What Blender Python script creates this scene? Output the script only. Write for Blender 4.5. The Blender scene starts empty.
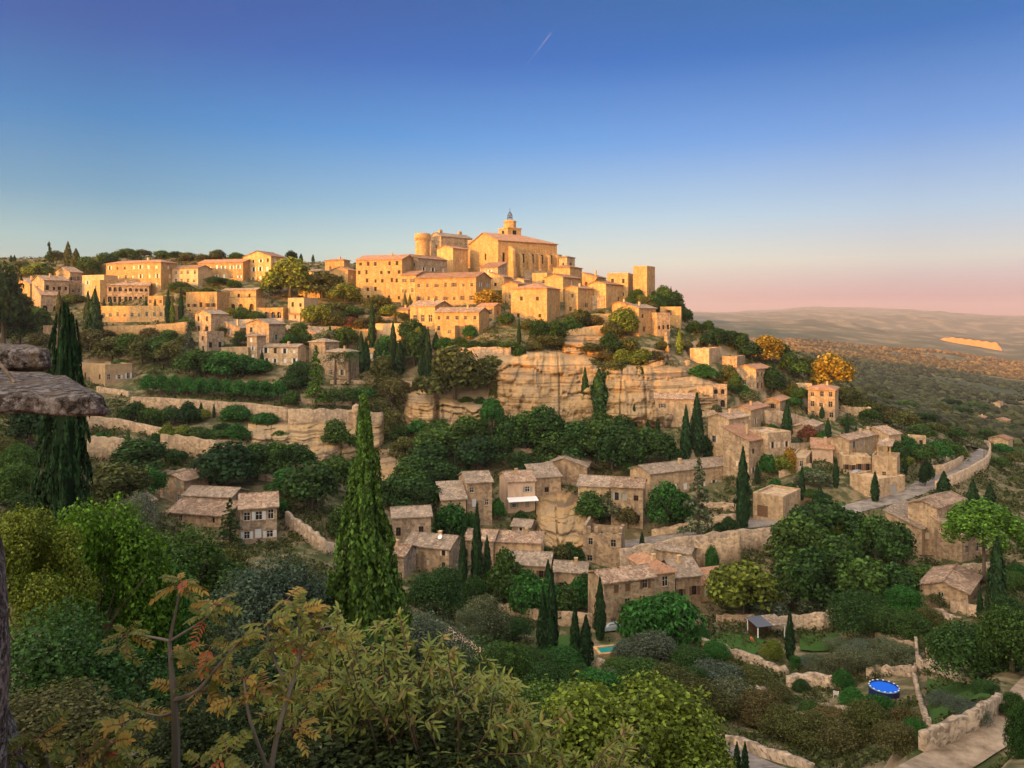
import bpy, math, random
import numpy as np
from mathutils import Vector, Matrix
S = bpy.context.scene
COL = S.collection
R = math.radians
F, CX, HY = 768.0, 512.0, 320.0        # pixels per unit tangent, principal column, eye-level row

# ---------------------------------------------------------------- camera
cam_d = bpy.data.cameras.new('camera'); cam = bpy.data.objects.new('camera', cam_d); COL.objects.link(cam)
cam_d.sensor_width = 36; cam_d.lens = 36 * F / 1024
cam_d.shift_y = (HY - 384) / 1024
cam_d.clip_start = 0.05; cam_d.clip_end = 60000
cam.location = (0, 0, 0); cam.rotation_euler = (R(90), 0, 0)
S.camera = cam

# ---------------------------------------------------------------- sky, sun, exposure
SUN_EL = R(6.0)
SUN_AZ = math.atan2(-0.75, -0.65)      # towards the sun, from +Y clockwise: behind the viewer, to the left
w = bpy.data.worlds.new('World'); S.world = w; w.use_nodes = True
nt = w.node_tree; nt.nodes.clear()
sky = nt.nodes.new('ShaderNodeTexSky'); sky.sky_type = 'NISHITA'; sky.sun_disc = False
sky.sun_elevation = SUN_EL; sky.sun_rotation = SUN_AZ % (2 * math.pi)
sky.altitude = 600; sky.air_density = 0.8; sky.dust_density = 0.4; sky.ozone_density = 4.0
tc = nt.nodes.new('ShaderNodeTexCoord'); sep = nt.nodes.new('ShaderNodeSeparateXYZ')
nt.links.new(tc.outputs['Generated'], sep.inputs[0])
def mathn(op, a, b=None, clamp=False):
    n = nt.nodes.new('ShaderNodeMath'); n.operation = op; n.use_clamp = clamp
    for k, v in enumerate((a, b)):
        if v is None: continue
        if isinstance(v, (int, float)): n.inputs[k].default_value = v
        else: nt.links.new(v, n.inputs[k])
    return n.outputs[0]
def ramp(stops, fac):
    n = nt.nodes.new('ShaderNodeValToRGB'); e = n.color_ramp.elements
    while len(e) < len(stops): e.new(0.5)
    for k, (p, c) in enumerate(stops): e[k].position = p; e[k].color = (*c, 1)
    nt.links.new(fac, n.inputs[0]); return n.outputs[0]
# evening colours of the real sky by height: cool side (north-west) and warm side (south-east), and the glow round the low sun
elev = mathn('ADD', sep.outputs[2], 0.0, True)
cool = ramp([(0.0000, (0.1941, 0.1544, 0.0697)), (0.0650, (0.1761, 0.1884, 0.1177)), (0.0940, (0.1511, 0.2064, 0.1497)), (0.1476, (0.0551, 0.1306, 0.1521)), (0.2325, (0.0042, 0.0755, 0.1725)), (0.3190, (0.003, 0.0264, 0.1232)), (0.4200, (0.003, 0.0074, 0.0792))], elev)
warm = ramp([(0.0000, (0.2452, 0.003, 0.003)), (0.0266, (0.2622, 0.0223, 0.003)), (0.0727, (0.3319, 0.2143, 0.0794)), (0.1300, (0.2146, 0.2136, 0.1686)), (0.2180, (0.0723, 0.1121, 0.1998)), (0.3210, (0.003, 0.032, 0.117)), (0.4200, (0.003, 0.029, 0.051))], elev)
side = mathn('ADD', mathn('MULTIPLY', sep.outputs[0], 1.1), 0.50, True)
mx = nt.nodes.new('ShaderNodeMix'); mx.data_type = 'RGBA'
nt.links.new(side, mx.inputs[0]); nt.links.new(cool, mx.inputs[6]); nt.links.new(warm, mx.inputs[7])
grad = nt.nodes.new('ShaderNodeBackground'); grad.inputs[1].default_value = 1.0
nt.links.new(mx.outputs[2], grad.inputs[0])
off = mathn('SUBTRACT', mathn('MULTIPLY', side, 2.0), 1.0)      # lens edge falloff put into the sky: full in the middle, dimmer sideways
bright = mathn('SUBTRACT', 1.36, mathn('MULTIPLY', mathn('MULTIPLY', off, off), 0.36))
bg = nt.nodes.new('ShaderNodeBackground'); bg.inputs[1].default_value = 0.15
tint = nt.nodes.new('ShaderNodeMix'); tint.data_type = 'RGBA'; tint.blend_type = 'MULTIPLY'; tint.inputs[0].default_value = 1.0; tint.inputs[7].default_value = (.45, .9, 1.0, 1)
nt.links.new(sky.outputs[0], tint.inputs[6]); nt.links.new(tint.outputs[2], bg.inputs[0])
add = nt.nodes.new('ShaderNodeAddShader'); out = nt.nodes.new('ShaderNodeOutputWorld')
SKY_GRAD, SKY_NISH, SKY_GLOW, SKY_FILL = 1.0, 0.05, 3.5, 0.85
# bright western sky round the low sun (behind the viewer)
sd = mathn('ADD', mathn('MULTIPLY', sep.outputs[0], -0.7557), mathn('MULTIPLY', sep.outputs[1], -0.6549))
gl = mathn('POWER', mathn('MULTIPLY', mathn('SUBTRACT', sd, 0.04, False), 1.04, True), 1.0)
gl = mathn('MULTIPLY', gl, mathn('SUBTRACT', 1.0, mathn('MULTIPLY', elev, 0.55)))
glow = nt.nodes.new('ShaderNodeBackground'); glow.inputs[0].default_value = (1.0, .74, .43, 1); nt.links.new(mathn('MULTIPLY', gl, SKY_GLOW), glow.inputs[1])
# overhead fill added above the frame to lift the shaded walls
tp = nt.nodes.new('ShaderNodeMapRange'); tp.interpolation_type = 'SMOOTHSTEP'; nt.links.new(sep.outputs[2], tp.inputs[0]); tp.inputs[1].default_value = .42; tp.inputs[2].default_value = .85
top = nt.nodes.new('ShaderNodeBackground'); top.inputs[0].default_value = (.94, .88, .80, 1); nt.links.new(mathn('MULTIPLY', tp.outputs[0], SKY_FILL), top.inputs[1])
add2 = nt.nodes.new('ShaderNodeAddShader'); add3 = nt.nodes.new('ShaderNodeAddShader')
nt.links.new(bright, grad.inputs[1]); bg.inputs[1].default_value = SKY_NISH
nt.links.new(grad.outputs[0], add.inputs[0]); nt.links.new(bg.outputs[0], add.inputs[1]); nt.links.new(add.outputs[0], add2.inputs[0]); nt.links.new(glow.outputs[0], add2.inputs[1]); nt.links.new(add2.outputs[0], add3.inputs[0]); nt.links.new(top.outputs[0], add3.inputs[1]); nt.links.new(add3.outputs[0], out.inputs[0])

sun_d = bpy.data.lights.new('sun', 'SUN'); sun = bpy.data.objects.new('sun', sun_d); COL.objects.link(sun)
sun_d.energy = 4.6; sun_d.angle = R(2.4); sun_d.color = (1.0, 0.365, 0.0)
TO_SUN = Vector((-0.7557 * math.cos(SUN_EL), -0.6549 * math.cos(SUN_EL), math.sin(SUN_EL)))
sun.rotation_euler = TO_SUN.to_track_quat('Z', 'Y').to_euler()
S.view_settings.view_transform = 'Standard'; S.view_settings.look = 'None'
S.view_settings.exposure = 0.9; S.view_settings.gamma = 1.0; S.view_settings.use_curve_mapping = False
S.render.engine = 'CYCLES'
S.cycles.max_bounces = 5; S.cycles.diffuse_bounces = 3; S.cycles.volume_bounces = 0
S.cycles.use_denoising = True

# ---------------------------------------------------------------- helpers
def fbm(x, y, octaves=4, seed=0):
    x = np.asarray(x, float); y = np.asarray(y, float); tot = np.zeros(np.broadcast(x, y).shape); amp = .5
    for o in range(octaves):
        xi = np.floor(x).astype(np.int64); yi = np.floor(y).astype(np.int64); fx = x - xi; fy = y - yi
        fx = fx * fx * (3 - 2 * fx); fy = fy * fy * (3 - 2 * fy)
        def h(a, b):
            n = (a * 374761393 + b * 668265263 + (seed + o * 17) * 2147483647) & 0xffffffff
            n = ((n ^ (n >> 13)) * 1274126177) & 0xffffffff
            return ((n ^ (n >> 16)) & 0xffff) / 65535.0 * 2 - 1
        v = (h(xi, yi) * (1 - fx) + h(xi + 1, yi) * fx) * (1 - fy) + (h(xi, yi + 1) * (1 - fx) + h(xi + 1, yi + 1) * fx) * fy
        tot = tot + v * amp; amp *= .5; x = x * 2.03 + 5.3; y = y * 2.03 + 1.7
    return tot

class MB:                                # collects shapes, then links them as ONE mesh object
    def __init__(s): s.v = []; s.f = []; s.m = []
    def add(s, vs, fs, m=0):
        o = len(s.v); s.v += [tuple(p) for p in vs]
        for f in fs: s.f.append(tuple(o + k for k in f)); s.m.append(m)
    def quad(s, a, b, c, d, m=0): s.add((a, b, c, d), ((0, 1, 2, 3),), m)
    def box(s, p0, p1, m=0):
        (x0, y0, z0), (x1, y1, z1) = p0, p1
        s.add([(x0, y0, z0), (x1, y0, z0), (x1, y1, z0), (x0, y1, z0), (x0, y0, z1), (x1, y0, z1), (x1, y1, z1), (x0, y1, z1)],
              [(0, 3, 2, 1), (4, 5, 6, 7), (0, 1, 5, 4), (1, 2, 6, 5), (2, 3, 7, 6), (3, 0, 4, 7)], m)
    def prism(s, poly, down, m=0):       # a slab: polygon (top), pushed by vector down
        n = len(poly); b = [tuple(p[k] + down[k] for k in range(3)) for p in poly]
        s.add(list(poly) + b, [tuple(range(n)), tuple(range(2 * n - 1, n - 1, -1))] + [(k, k + n, (k + 1) % n + n, (k + 1) % n) for k in range(n)], m)
    def lathe(s, prof, seg=20, c=(0, 0, 0), m=0, cap=True):
        vs = []; fs = []
        for r, z in prof:
            for k in range(seg):
                a = 2 * math.pi * k / seg; vs.append((c[0] + r * math.cos(a), c[1] + r * math.sin(a), c[2] + z))
        for j in range(len(prof) - 1):
            for k in range(seg): fs.append((j * seg + k, j * seg + (k + 1) % seg, (j + 1) * seg + (k + 1) % seg, (j + 1) * seg + k))
        if cap: fs.append(tuple((len(prof) - 1) * seg + k for k in range(seg)))
        s.add(vs, fs, m)
    def tube(s, pts, rads, seg=7, m=0):
        vs = []; fs = []; n = len(pts); pts = [Vector(p) for p in pts]
        for j, p in enumerate(pts):
            d = (pts[min(j + 1, n - 1)] - pts[max(j - 1, 0)]).normalized()
            a = d.cross(Vector((.31, .95, .1))).normalized(); b = d.cross(a)
            for k in range(seg):
                t = 2 * math.pi * k / seg; vs.append(p + (a * math.cos(t) + b * math.sin(t)) * rads[j])
        for j in range(n - 1):
            for k in range(seg): fs.append((j * seg + k, j * seg + (k + 1) % seg, (j + 1) * seg + (k + 1) % seg, (j + 1) * seg + k))
        fs.append(tuple(range(seg - 1, -1, -1))); fs.append(tuple((n - 1) * seg + k for k in range(seg)))
        s.add(vs, fs, m)
    def mesh(s, name, mats):
        me = bpy.data.meshes.new(name); me.from_pydata(s.v, [], s.f)
        for x in (mats if isinstance(mats, (list, tuple)) else [mats]): me.materials.append(x)
        if any(s.m): me.polygons.foreach_set('material_index', s.m)
        me.update(); return me
    def build(s, name, mats, parent=None): return link(name, s.mesh(name, mats), parent)

def link(name, me, parent=None):
    o = bpy.data.objects.new(name, me); COL.objects.link(o)
    if parent is not None: o.parent = parent
    return o
def np_mesh(name, V, Fc, mats, smooth=False):
    me = bpy.data.meshes.new(name); V = np.asarray(V, np.float32); Fc = np.asarray(Fc, np.int32); k = Fc.shape[1]
    me.vertices.add(len(V)); me.vertices.foreach_set('co', V.ravel())
    me.loops.add(Fc.size); me.loops.foreach_set('vertex_index', Fc.ravel())
    me.polygons.add(len(Fc)); me.polygons.foreach_set('loop_start', np.arange(0, Fc.size, k, dtype=np.int32))
    if smooth: me.polygons.foreach_set('use_smooth', np.ones(len(Fc), bool))
    for x in (mats if isinstance(mats, (list, tuple)) else [mats]): me.materials.append(x)
    me.update(calc_edges=True); me.validate(); return me
def grid_faces(nr, nc):
    i = np.arange(nr * nc).reshape(nr, nc)
    return np.stack([i[:-1, :-1], i[:-1, 1:], i[1:, 1:], i[1:, :-1]], -1).reshape(-1, 4)
def tag(o, label, cat, group=None, kind=None):
    if label: o['label'] = label
    if cat: o['category'] = cat
    if group: o['group'] = group
    if kind: o['kind'] = kind
    return o
def struct(o): o['kind'] = 'structure'; return o
def empty(name, loc, rz=0.0):
    o = bpy.data.objects.new(name, None); COL.objects.link(o); o.location = loc; o.rotation_euler = (0, 0, rz)
    o.empty_display_size = .3; return o

# ---------------------------------------------------------------- materials
class NM:
    def __init__(s, name, rough=.85, spec=.25):
        s.m = bpy.data.materials.new(name); s.m.use_nodes = True; s.t = s.m.node_tree; s.n = s.t.nodes
        s.b = s.n['Principled BSDF']; s.b.inputs['Roughness'].default_value = rough; s.b.inputs['Specular IOR Level'].default_value = spec
    def new(s, t, **k):
        n = s.n.new(t)
        for a, b in k.items(): setattr(n, a, b)
        return n
    def set(s, n, i, v):
        if hasattr(v, 'is_linked'): s.t.links.new(v, n.inputs[i])
        elif isinstance(v, tuple) and len(v) == 3 and n.inputs[i].type == 'RGBA': n.inputs[i].default_value = (*v, 1)
        else: n.inputs[i].default_value = v
    def coord(s, kind='Object', scale=(1, 1, 1)):
        t = s.new('ShaderNodeTexCoord'); m = s.new('ShaderNodeMapping'); s.t.links.new(t.outputs[kind], m.inputs[0]); m.inputs[3].default_value = scale; return m.outputs[0]
    def pos(s, scale=(1, 1, 1)):
        t = s.new('ShaderNodeNewGeometry'); m = s.new('ShaderNodeMapping'); s.t.links.new(t.outputs['Position'], m.inputs[0]); m.inputs[3].default_value = scale; return m.outputs[0]
    def noise(s, vec, scale, detail=4, rough=.6):
        n = s.new('ShaderNodeTexNoise'); s.t.links.new(vec, n.inputs['Vector']); n.inputs['Scale'].default_value = scale; n.inputs['Detail'].default_value = detail; n.inputs['Roughness'].default_value = rough; return n.outputs[0]
    def voro(s, vec, scale, out='Color', feature='F1'):
        n = s.new('ShaderNodeTexVoronoi', feature=feature); s.t.links.new(vec, n.inputs['Vector']); n.inputs['Scale'].default_value = scale; return n.outputs[out]
    def ramp(s, fac, stops):
        n = s.new('ShaderNodeValToRGB'); e = n.color_ramp.elements
        while len(e) < len(stops): e.new(.5)
        for k, (p, c) in enumerate(stops): e[k].position = p; e[k].color = (*c, 1) if not isinstance(c, (int, float)) else (c, c, c, 1)
        s.t.links.new(fac, n.inputs[0]); return n.outputs[0]
    def mix(s, fac, a, b, mode='MIX'):
        n = s.new('ShaderNodeMix', data_type='RGBA', blend_type=mode)
        s.set(n, 0, fac); s.set(n, 6, a); s.set(n, 7, b); return n.outputs[2]
    def math(s, op, a, b=0.0, clamp=False):
        n = s.new('ShaderNodeMath', operation=op); n.use_clamp = clamp; s.set(n, 0, a); s.set(n, 1, b); return n.outputs[0]
    def bump(s, h, strength=.5, dist=.05):
        n = s.new('ShaderNodeBump'); n.inputs['Strength'].default_value = strength; n.inputs['Distance'].default_value = dist
        s.t.links.new(h, n.inputs['Height']); s.t.links.new(n.outputs[0], s.b.inputs['Normal'])
    def done(s, col): s.set(s.b, 'Base Color', col); return s.m

def plain(name, col, rough=.6, spec=.3):
    k = NM(name, rough, spec); v = k.noise(k.coord(), 3.0, 3); return k.done(k.mix(v, tuple(c * .8 for c in col), tuple(min(1, c * 1.15) for c in col)))
def masonry(name, a, b, dark, stone=2.2, contrast=.5):
    k = NM(name, .9, .2); p = k.coord('Object')
    big = k.noise(p, .3, 5, .65); st = k.voro(p, stone); sv = k.new('ShaderNodeSeparateColor'); k.t.links.new(st, sv.inputs[0])
    st2 = k.voro(k.coord('Object', (1, 1, 1.7)), stone * .55); sv2 = k.new('ShaderNodeSeparateColor'); k.t.links.new(st2, sv2.inputs[0])
    streak = k.noise(k.coord('Object', (1, 1, .18)), .9, 5, .65)
    c = k.mix(k.ramp(big, [(.40, 0.0), (.60, 1.0)]), a, b)
    c = k.mix(k.ramp(sv.outputs[0], [(.35, 0.0), (1.0, contrast)]), c, dark)
    c = k.mix(k.ramp(sv2.outputs[0], [(.5, 0.0), (1.0, contrast * .9)]), c, tuple(min(1, q * 1.35) for q in a))
    c = k.mix(k.ramp(streak, [(.48, 0.0), (.70, .75)]), c, dark)
    oi = k.new('ShaderNodeObjectInfo'); g = k.math('ADD', k.math('MULTIPLY', oi.outputs['Random'], .34), .83)
    gm = k.new('ShaderNodeCombineColor'); [k.t.links.new(g, gm.inputs[j]) for j in range(3)]
    c = k.mix(1.0, c, gm.outputs[0], 'MULTIPLY')
    k.bump(k.math('ADD', sv.outputs[1], k.math('ADD', k.noise(p, 5.0, 4), sv2.outputs[1])), .8, .10)
    return k.done(c)
STONE = [masonry('limestone rubble', (.44, .325, .205), (.35, .25, .16), (.17, .125, .09), 2.2, .7),
         masonry('sunlit limestone', (.50, .32, .145), (.42, .26, .115), (.25, .155, .075), 2.0, .5),  # sunset orange put into the stone of the sunlit upper houses
         masonry('lime render', (.54, .385, .22), (.46, .325, .18), (.33, .24, .16), 1.0, .3),
         masonry('weathered stone', (.36, .275, .19), (.28, .215, .15), (.15, .115, .085), 2.4, .8),
         masonry('rose render', (.58, .415, .30), (.52, .37, .265), (.36, .25, .175), .8, .25)]
STONE.append(masonry('warm beige limestone', (.50, .365, .225), (.41, .29, .175), (.23, .165, .105), 2.1, .6))
DRY = masonry('dry stone', (.40, .31, .215), (.30, .235, .165), (.13, .10, .075), 3.0, .95)
def tiles(name, cols, mossy):
    k = NM(name, .9, .2); p = k.coord('Object'); v = k.voro(p, 2.6); sv = k.new('ShaderNodeSeparateColor'); k.t.links.new(v, sv.inputs[0])
    v2 = k.voro(p, 1.1); s2 = k.new('ShaderNodeSeparateColor'); k.t.links.new(v2, s2.inputs[0])
    f = k.math('ADD', k.math('MULTIPLY', sv.outputs[0], .65), k.math('MULTIPLY', s2.outputs[0], .35))
    c = k.ramp(f, [(.12 + .76 * j / (len(cols) - 1), x) for j, x in enumerate(cols)])
    c = k.mix(k.ramp(k.noise(p, .45, 6, .7), [(.45, 0.0), (.62, .8)]), c, mossy)
    oi = k.new('ShaderNodeObjectInfo'); g = k.math('ADD', k.math('MULTIPLY', oi.outputs['Random'], .4), .8)
    gm = k.new('ShaderNodeCombineColor'); [k.t.links.new(g, gm.inputs[j]) for j in range(3)]
    c = k.mix(1.0, c, gm.outputs[0], 'MULTIPLY')
    k.bump(k.math('ADD', sv.outputs[1], k.noise(p, 7.0, 3)), 1.0, .18)
    return k.done(c)
ROOF = [tiles('old clay tiles', [(.17, .105, .07), (.33, .21, .14), (.25, .165, .11), (.48, .345, .24), (.38, .25, .165), (.55, .42, .30)], (.20, .15, .11)),
        tiles('grey worn tiles', [(.15, .115, .085), (.31, .235, .17), (.22, .165, .125), (.44, .345, .25), (.34, .255, .185)], (.19, .155, .12)),
        tiles('warm clay tiles', [(.26, .13, .075), (.40, .215, .125), (.31, .17, .10), (.46, .29, .18)], (.24, .14, .09))]
GLASS = NM('dark pane', .45, .12).done((.018, .016, .015))
FRAME = [plain('brown frame', (.09, .055, .035)), plain('grey frame', (.35, .33, .30)), plain('white frame', (.72, .70, .66))]
SHUT = {'w': plain('pale grey shutter', (.60, .62, .63)), 'b': plain('brown shutter', (.14, .08, .05)), 'g': plain('grey green shutter', (.27, .29, .25)), 'c': plain('cream shutter', (.62, .52, .40))}
IRON = plain('dark iron', (.03, .03, .032), .5, .5)
WOOD = plain('weathered wood', (.16, .09, .05))
WHITE = plain('white paint', (.78, .78, .78))
def foliage(name, transl=.3):
    k = NM(name, .65, .18); oi = k.new('ShaderNodeObjectInfo'); g = k.new('ShaderNodeNewGeometry')
    rnd = g.outputs['Random Per Island']
    n = k.noise(k.coord('Object'), .55, 3)
    var = k.math('ADD', k.math('MULTIPLY', k.math('MULTIPLY', rnd, rnd), 1.5), k.math('MULTIPLY', n, .95))
    gm = k.new('ShaderNodeCombineColor'); gr = k.math('ADD', var, .06)
    k.t.links.new(k.math('MULTIPLY', gr, 1.03), gm.inputs[0]); k.t.links.new(gr, gm.inputs[1]); k.t.links.new(k.math('MULTIPLY', gr, .92), gm.inputs[2])
    c = k.mix(1.0, oi.outputs['Color'], gm.outputs[0], 'MULTIPLY')
    k.done(c)
    tr = k.new('ShaderNodeBsdfTranslucent'); k.t.links.new(k.mix(1.0, c, (1.3, 1.25, .6), 'MULTIPLY'), tr.inputs[0])
    ms = k.new('ShaderNodeMixShader'); ms.inputs[0].default_value = transl
    k.t.links.new(k.b.outputs[0], ms.inputs[1]); k.t.links.new(tr.outputs[0], ms.inputs[2]); k.t.links.new(ms.outputs[0], k.n['Material Output'].inputs[0])
    return k.m
LEAF = foliage('leaves')
NEEDLE = foliage('needles', .12)
BARK = NM('bark', .95, .1); _p = BARK.coord('Object', (1, 1, .25)); _n = BARK.noise(_p, 14, 4); BARK.bump(_n, .8, .02); BARK = BARK.done(BARK.ramp(_n, [(.3, (.05, .038, .028)), (.7, (.16, .125, .095))]))
def rock_mat(name, pale, ochre, grey, strata=1.0, scale=1.0):
    k = NM(name, .95, .15); p = k.pos(); ps = k.pos((.05, .05, .75 * strata))
    a = k.noise(ps, 1.0 * scale, 6, .65); b = k.noise(p, .12 * scale, 5, .6); c3 = k.noise(p, 1.1 * scale, 6, .7)
    c = k.mix(k.ramp(a, [(.38, 0.0), (.62, 1.0)]), pale, ochre)
    c = k.mix(k.ramp(b, [(.44, 0.0), (.66, .8)]), c, grey)
    c = k.mix(k.ramp(c3, [(.30, .6), (.46, 0.0)]), c, (.10, .078, .055)); ln = k.noise(k.pos((.035, .035, 1.5)), 1.0, 5, .6); c = k.mix(k.ramp(ln, [(.40, .75), (.47, 0.0)]), c, (.12, .085, .055))  # crevice specks and bed lines: recess shade put into the rock colour
    k.bump(k.math('ADD', k.math('MULTIPLY', k.math('ADD', a, ln), 1.6), c3), .9, .5 / scale)
    return k.done(c)
ROCK = rock_mat('ochre limestone cliff', (.43, .30, .155), (.36, .225, .10), (.25, .20, .14))
def lichen():
    k = NM('lichen grey stone', .95, .15); p = k.coord('Object'); a = k.noise(p, 7, 6, .75); b = k.noise(p, 30, 7, .8); c3 = k.noise(p, 60, 4, .7)
    c = k.mix(k.ramp(a, [(.38, 0.0), (.60, 1.0)]), (.105, .085, .075), (.20, .165, .145))
    c = k.mix(k.ramp(b, [(.51, 0.0), (.57, .9)]), c, (.42, .39, .385)); c = k.mix(k.ramp(b, [(.42, .95), (.47, 0.0)]), c, (.022, .018, .016))
    c = k.mix(k.ramp(k.noise(p, 3.1, 4), [(.58, 0.0), (.70, .6)]), c, (.27, .19, .10))
    k.bump(k.math('ADD', k.math('MULTIPLY', a, 2.0), k.math('ADD', b, k.math('MULTIPLY', c3, .4))), 1.0, .05); return k.done(c)
GREY_ROCK = lichen()
ASPHALT = NM('worn asphalt', .9, .2); _p = ASPHALT.pos(); ASPHALT = ASPHALT.done(ASPHALT.mix(ASPHALT.ramp(ASPHALT.noise(_p, .45, 6, .7), [(.38, 0.0), (.62, 1.0)]), (.115, .10, .09), (.27, .235, .20)))
DIRT = NM('dirt track', .95, .1); _p = DIRT.pos(); DIRT = DIRT.done(DIRT.mix(DIRT.ramp(DIRT.noise(_p, .5, 6, .7), [(.36, 0.0), (.64, 1.0)]), (.15, .11, .075), (.36, .28, .20)))
LAWN = NM('lawn', .9, .1); _p = LAWN.pos(); LAWN = LAWN.done(LAWN.mix(LAWN.noise(_p, .8, 5), (.02, .06, .010), (.05, .10, .02)))
def ground_mat():
    k = NM('scrubby hillside', .95, .1); p = k.pos(); g = k.new('ShaderNodeNewGeometry'); sp = k.new('ShaderNodeSeparateXYZ'); k.t.links.new(g.outputs['Normal'], sp.inputs[0])
    n1 = k.noise(p, .05, 6, .65); n2 = k.noise(p, .35, 5, .65); n3 = k.noise(p, .006, 6, .6)
    c = k.mix(k.ramp(n1, [(.40, 0.0), (.60, 1.0)]), (.035, .055, .016), (.10, .085, .042))
    c = k.mix(k.ramp(n2, [(.46, 0.0), (.62, .8)]), c, (.25, .19, .115))
    far = k.new('ShaderNodeSeparateXYZ'); k.t.links.new(g.outputs['Position'], far.inputs[0])
    fm = k.new('ShaderNodeMapRange'); k.t.links.new(far.outputs[1], fm.inputs[0]); fm.inputs[1].default_value = 420; fm.inputs[2].default_value = 900
    field = k.ramp(n3, [(.40, (.040, .052, .022)), (.52, (.075, .075, .035)), (.60, (.20, .155, .085)), (.70, (.06, .07, .03))])
    c = k.mix(fm.outputs[0], c, field)
    rocky = k.ramp(sp.outputs[2], [(.55, 1.0), (.78, 0.0)])
    c = k.mix(k.math('MULTIPLY', rocky, k.math('SUBTRACT', 1.0, fm.outputs[0])), c, k.mix(n2, (.24, .19, .13), (.45, .34, .22)))
    k.bump(n2, .6, .5)
    return k.done(c)
GROUND = ground_mat()

# ---------------------------------------------------------------- the lie of the land: rows of (distance, image row) the ground follows, by bearing
LAND = {
 -600: [(2.5,800),(8,640),(20,560),(60,470),(120,400),(200,350),(300,295),(420,262),(600,262),(1500,280),(12000,310)],
 -160: [(2.5,800),(5,760),(10,700),(25,620),(60,540),(110,460),(180,400),(260,345),(310,300),(360,268),(450,258),(800,262),(2000,290),(12000,312)],
 0: [(2.5,800),(6,770),(12,720),(25,650),(60,560),(110,480),(180,405),(260,345),(310,303),(345,275),(420,258),(800,264),(2000,290),(12000,312)],
 100: [(2.5,800),(6,780),(12,735),(30,680),(60,632),(100,562),(135,510),(160,470),(190,435),(215,408),(240,385),(265,340),(290,320),(312,297),(335,277),(380,258),(600,262),(2000,290),(12000,312)],
 200: [(2.5,800),(8,770),(20,725),(40,685),(70,642),(100,600),(135,548),(155,505),(172,470),(192,438),(213,412),(225,395),(245,365),(268,335),(285,316),(305,296),(325,278),(370,256),(600,264),(2000,290),(12000,312)],
 300: [(2.5,800),(8,780),(20,740),(40,695),(70,650),(105,597),(135,548),(155,508),(174,475),(195,445),(215,415),(228,395),(245,370),(265,342),(285,318),(305,298),(325,280),(360,262),(400,264),(700,280),(2000,300),(12000,312)],
 400: [(2.5,800),(8,790),(20,755),(40,715),(70,668),(105,622),(137,582),(157,545),(172,515),(187,490),(207,463),(222,435),(236,400),(250,370),(265,345),(280,325),(305,300),(330,278),(360,262),(420,275),(700,300),(2000,310),(12000,312)],
 500: [(2.5,800),(8,800),(20,790),(40,770),(60,738),(95,685),(115,650),(132,622),(150,585),(165,555),(185,510),(200,478),(215,440),(224,415),(236,352),(262,325),(285,302),(310,285),(335,276),(365,262),(420,290),(700,330),(1500,330),(4000,318),(12000,312)],
 600: [(2.5,800),(8,805),(20,810),(40,790),(60,762),(95,700),(115,660),(132,628),(150,590),(165,560),(185,515),(200,480),(215,445),(226,420),(240,360),(260,335),(280,310),(300,295),(325,283),(345,278),(400,320),(700,370),(1500,350),(4000,322),(12000,312)],
 650: [(2.5,800),(8,805),(20,830),(40,805),(60,775),(75,752),(95,705),(115,662),(133,625),(150,588),(165,555),(180,520),(195,485),(210,450),(224,420),(237,373),(252,350),(268,325),(284,303),(296,297),(310,310),(350,345),(420,380),(700,378),(1500,351),(4000,324),(12000,312)],
 700: [(2.5,800),(20,850),(40,820),(60,790),(75,760),(95,710),(115,665),(135,620),(150,585),(165,550),(175,525),(190,490),(205,455),(222,420),(235,385),(248,365),(262,345),(275,330),(290,322),(310,345),(400,390),(700,385),(1500,352),(2200,345),(4000,327),(7000,318),(12000,312)],
 800: [(2.5,800),(20,850),(40,830),(60,800),(75,765),(95,715),(115,670),(130,635),(150,580),(165,540),(178,500),(195,470),(215,435),(235,405),(255,382),(275,365),(300,352),(330,362),(450,385),(800,376),(1500,352),(2200,343),(4000,331),(7000,319),(12000,310)],
 900: [(2.5,800),(20,840),(40,805),(60,770),(85,710),(105,665),(125,620),(145,575),(165,535),(180,495),(200,465),(225,438),(260,425),(330,418),(500,402),(800,388),(1500,364),(2200,350),(3000,351),(4500,339),(7000,323),(12000,311)],
 1024: [(2.5,800),(20,820),(40,770),(55,735),(70,700),(90,650),(115,610),(135,575),(160,530),(185,500),(220,480),(300,455),(420,430),(700,408),(1100,392),(1600,378),(2200,366),(3000,360),(4500,346),(7000,327),(12000,312)],
 1500: [(2.5,800),(20,800),(40,750),(60,700),(90,640),(125,590),(160,535),(200,500),(300,460),(500,430),(1100,395),(2200,368),(4500,346),(7000,327),(12000,312)],
}
_pc = np.array(sorted(LAND), float); _ld = np.linspace(math.log(2.5), math.log(12000), 600)
_tab = np.array([np.interp(_ld, np.log([d for d, _ in LAND[int(c)]]), [y for _, y in LAND[int(c)]]) for c in _pc])
_tab = np.array([np.convolve(np.pad(r, 4, mode='edge'), np.ones(5) / 5, 'same')[4:-4] for r in _tab])
PADS = []                                # (origin x, y, cos, sin, x0, x1, y0, y1, z): level footings cut for buildings, roads
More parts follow.
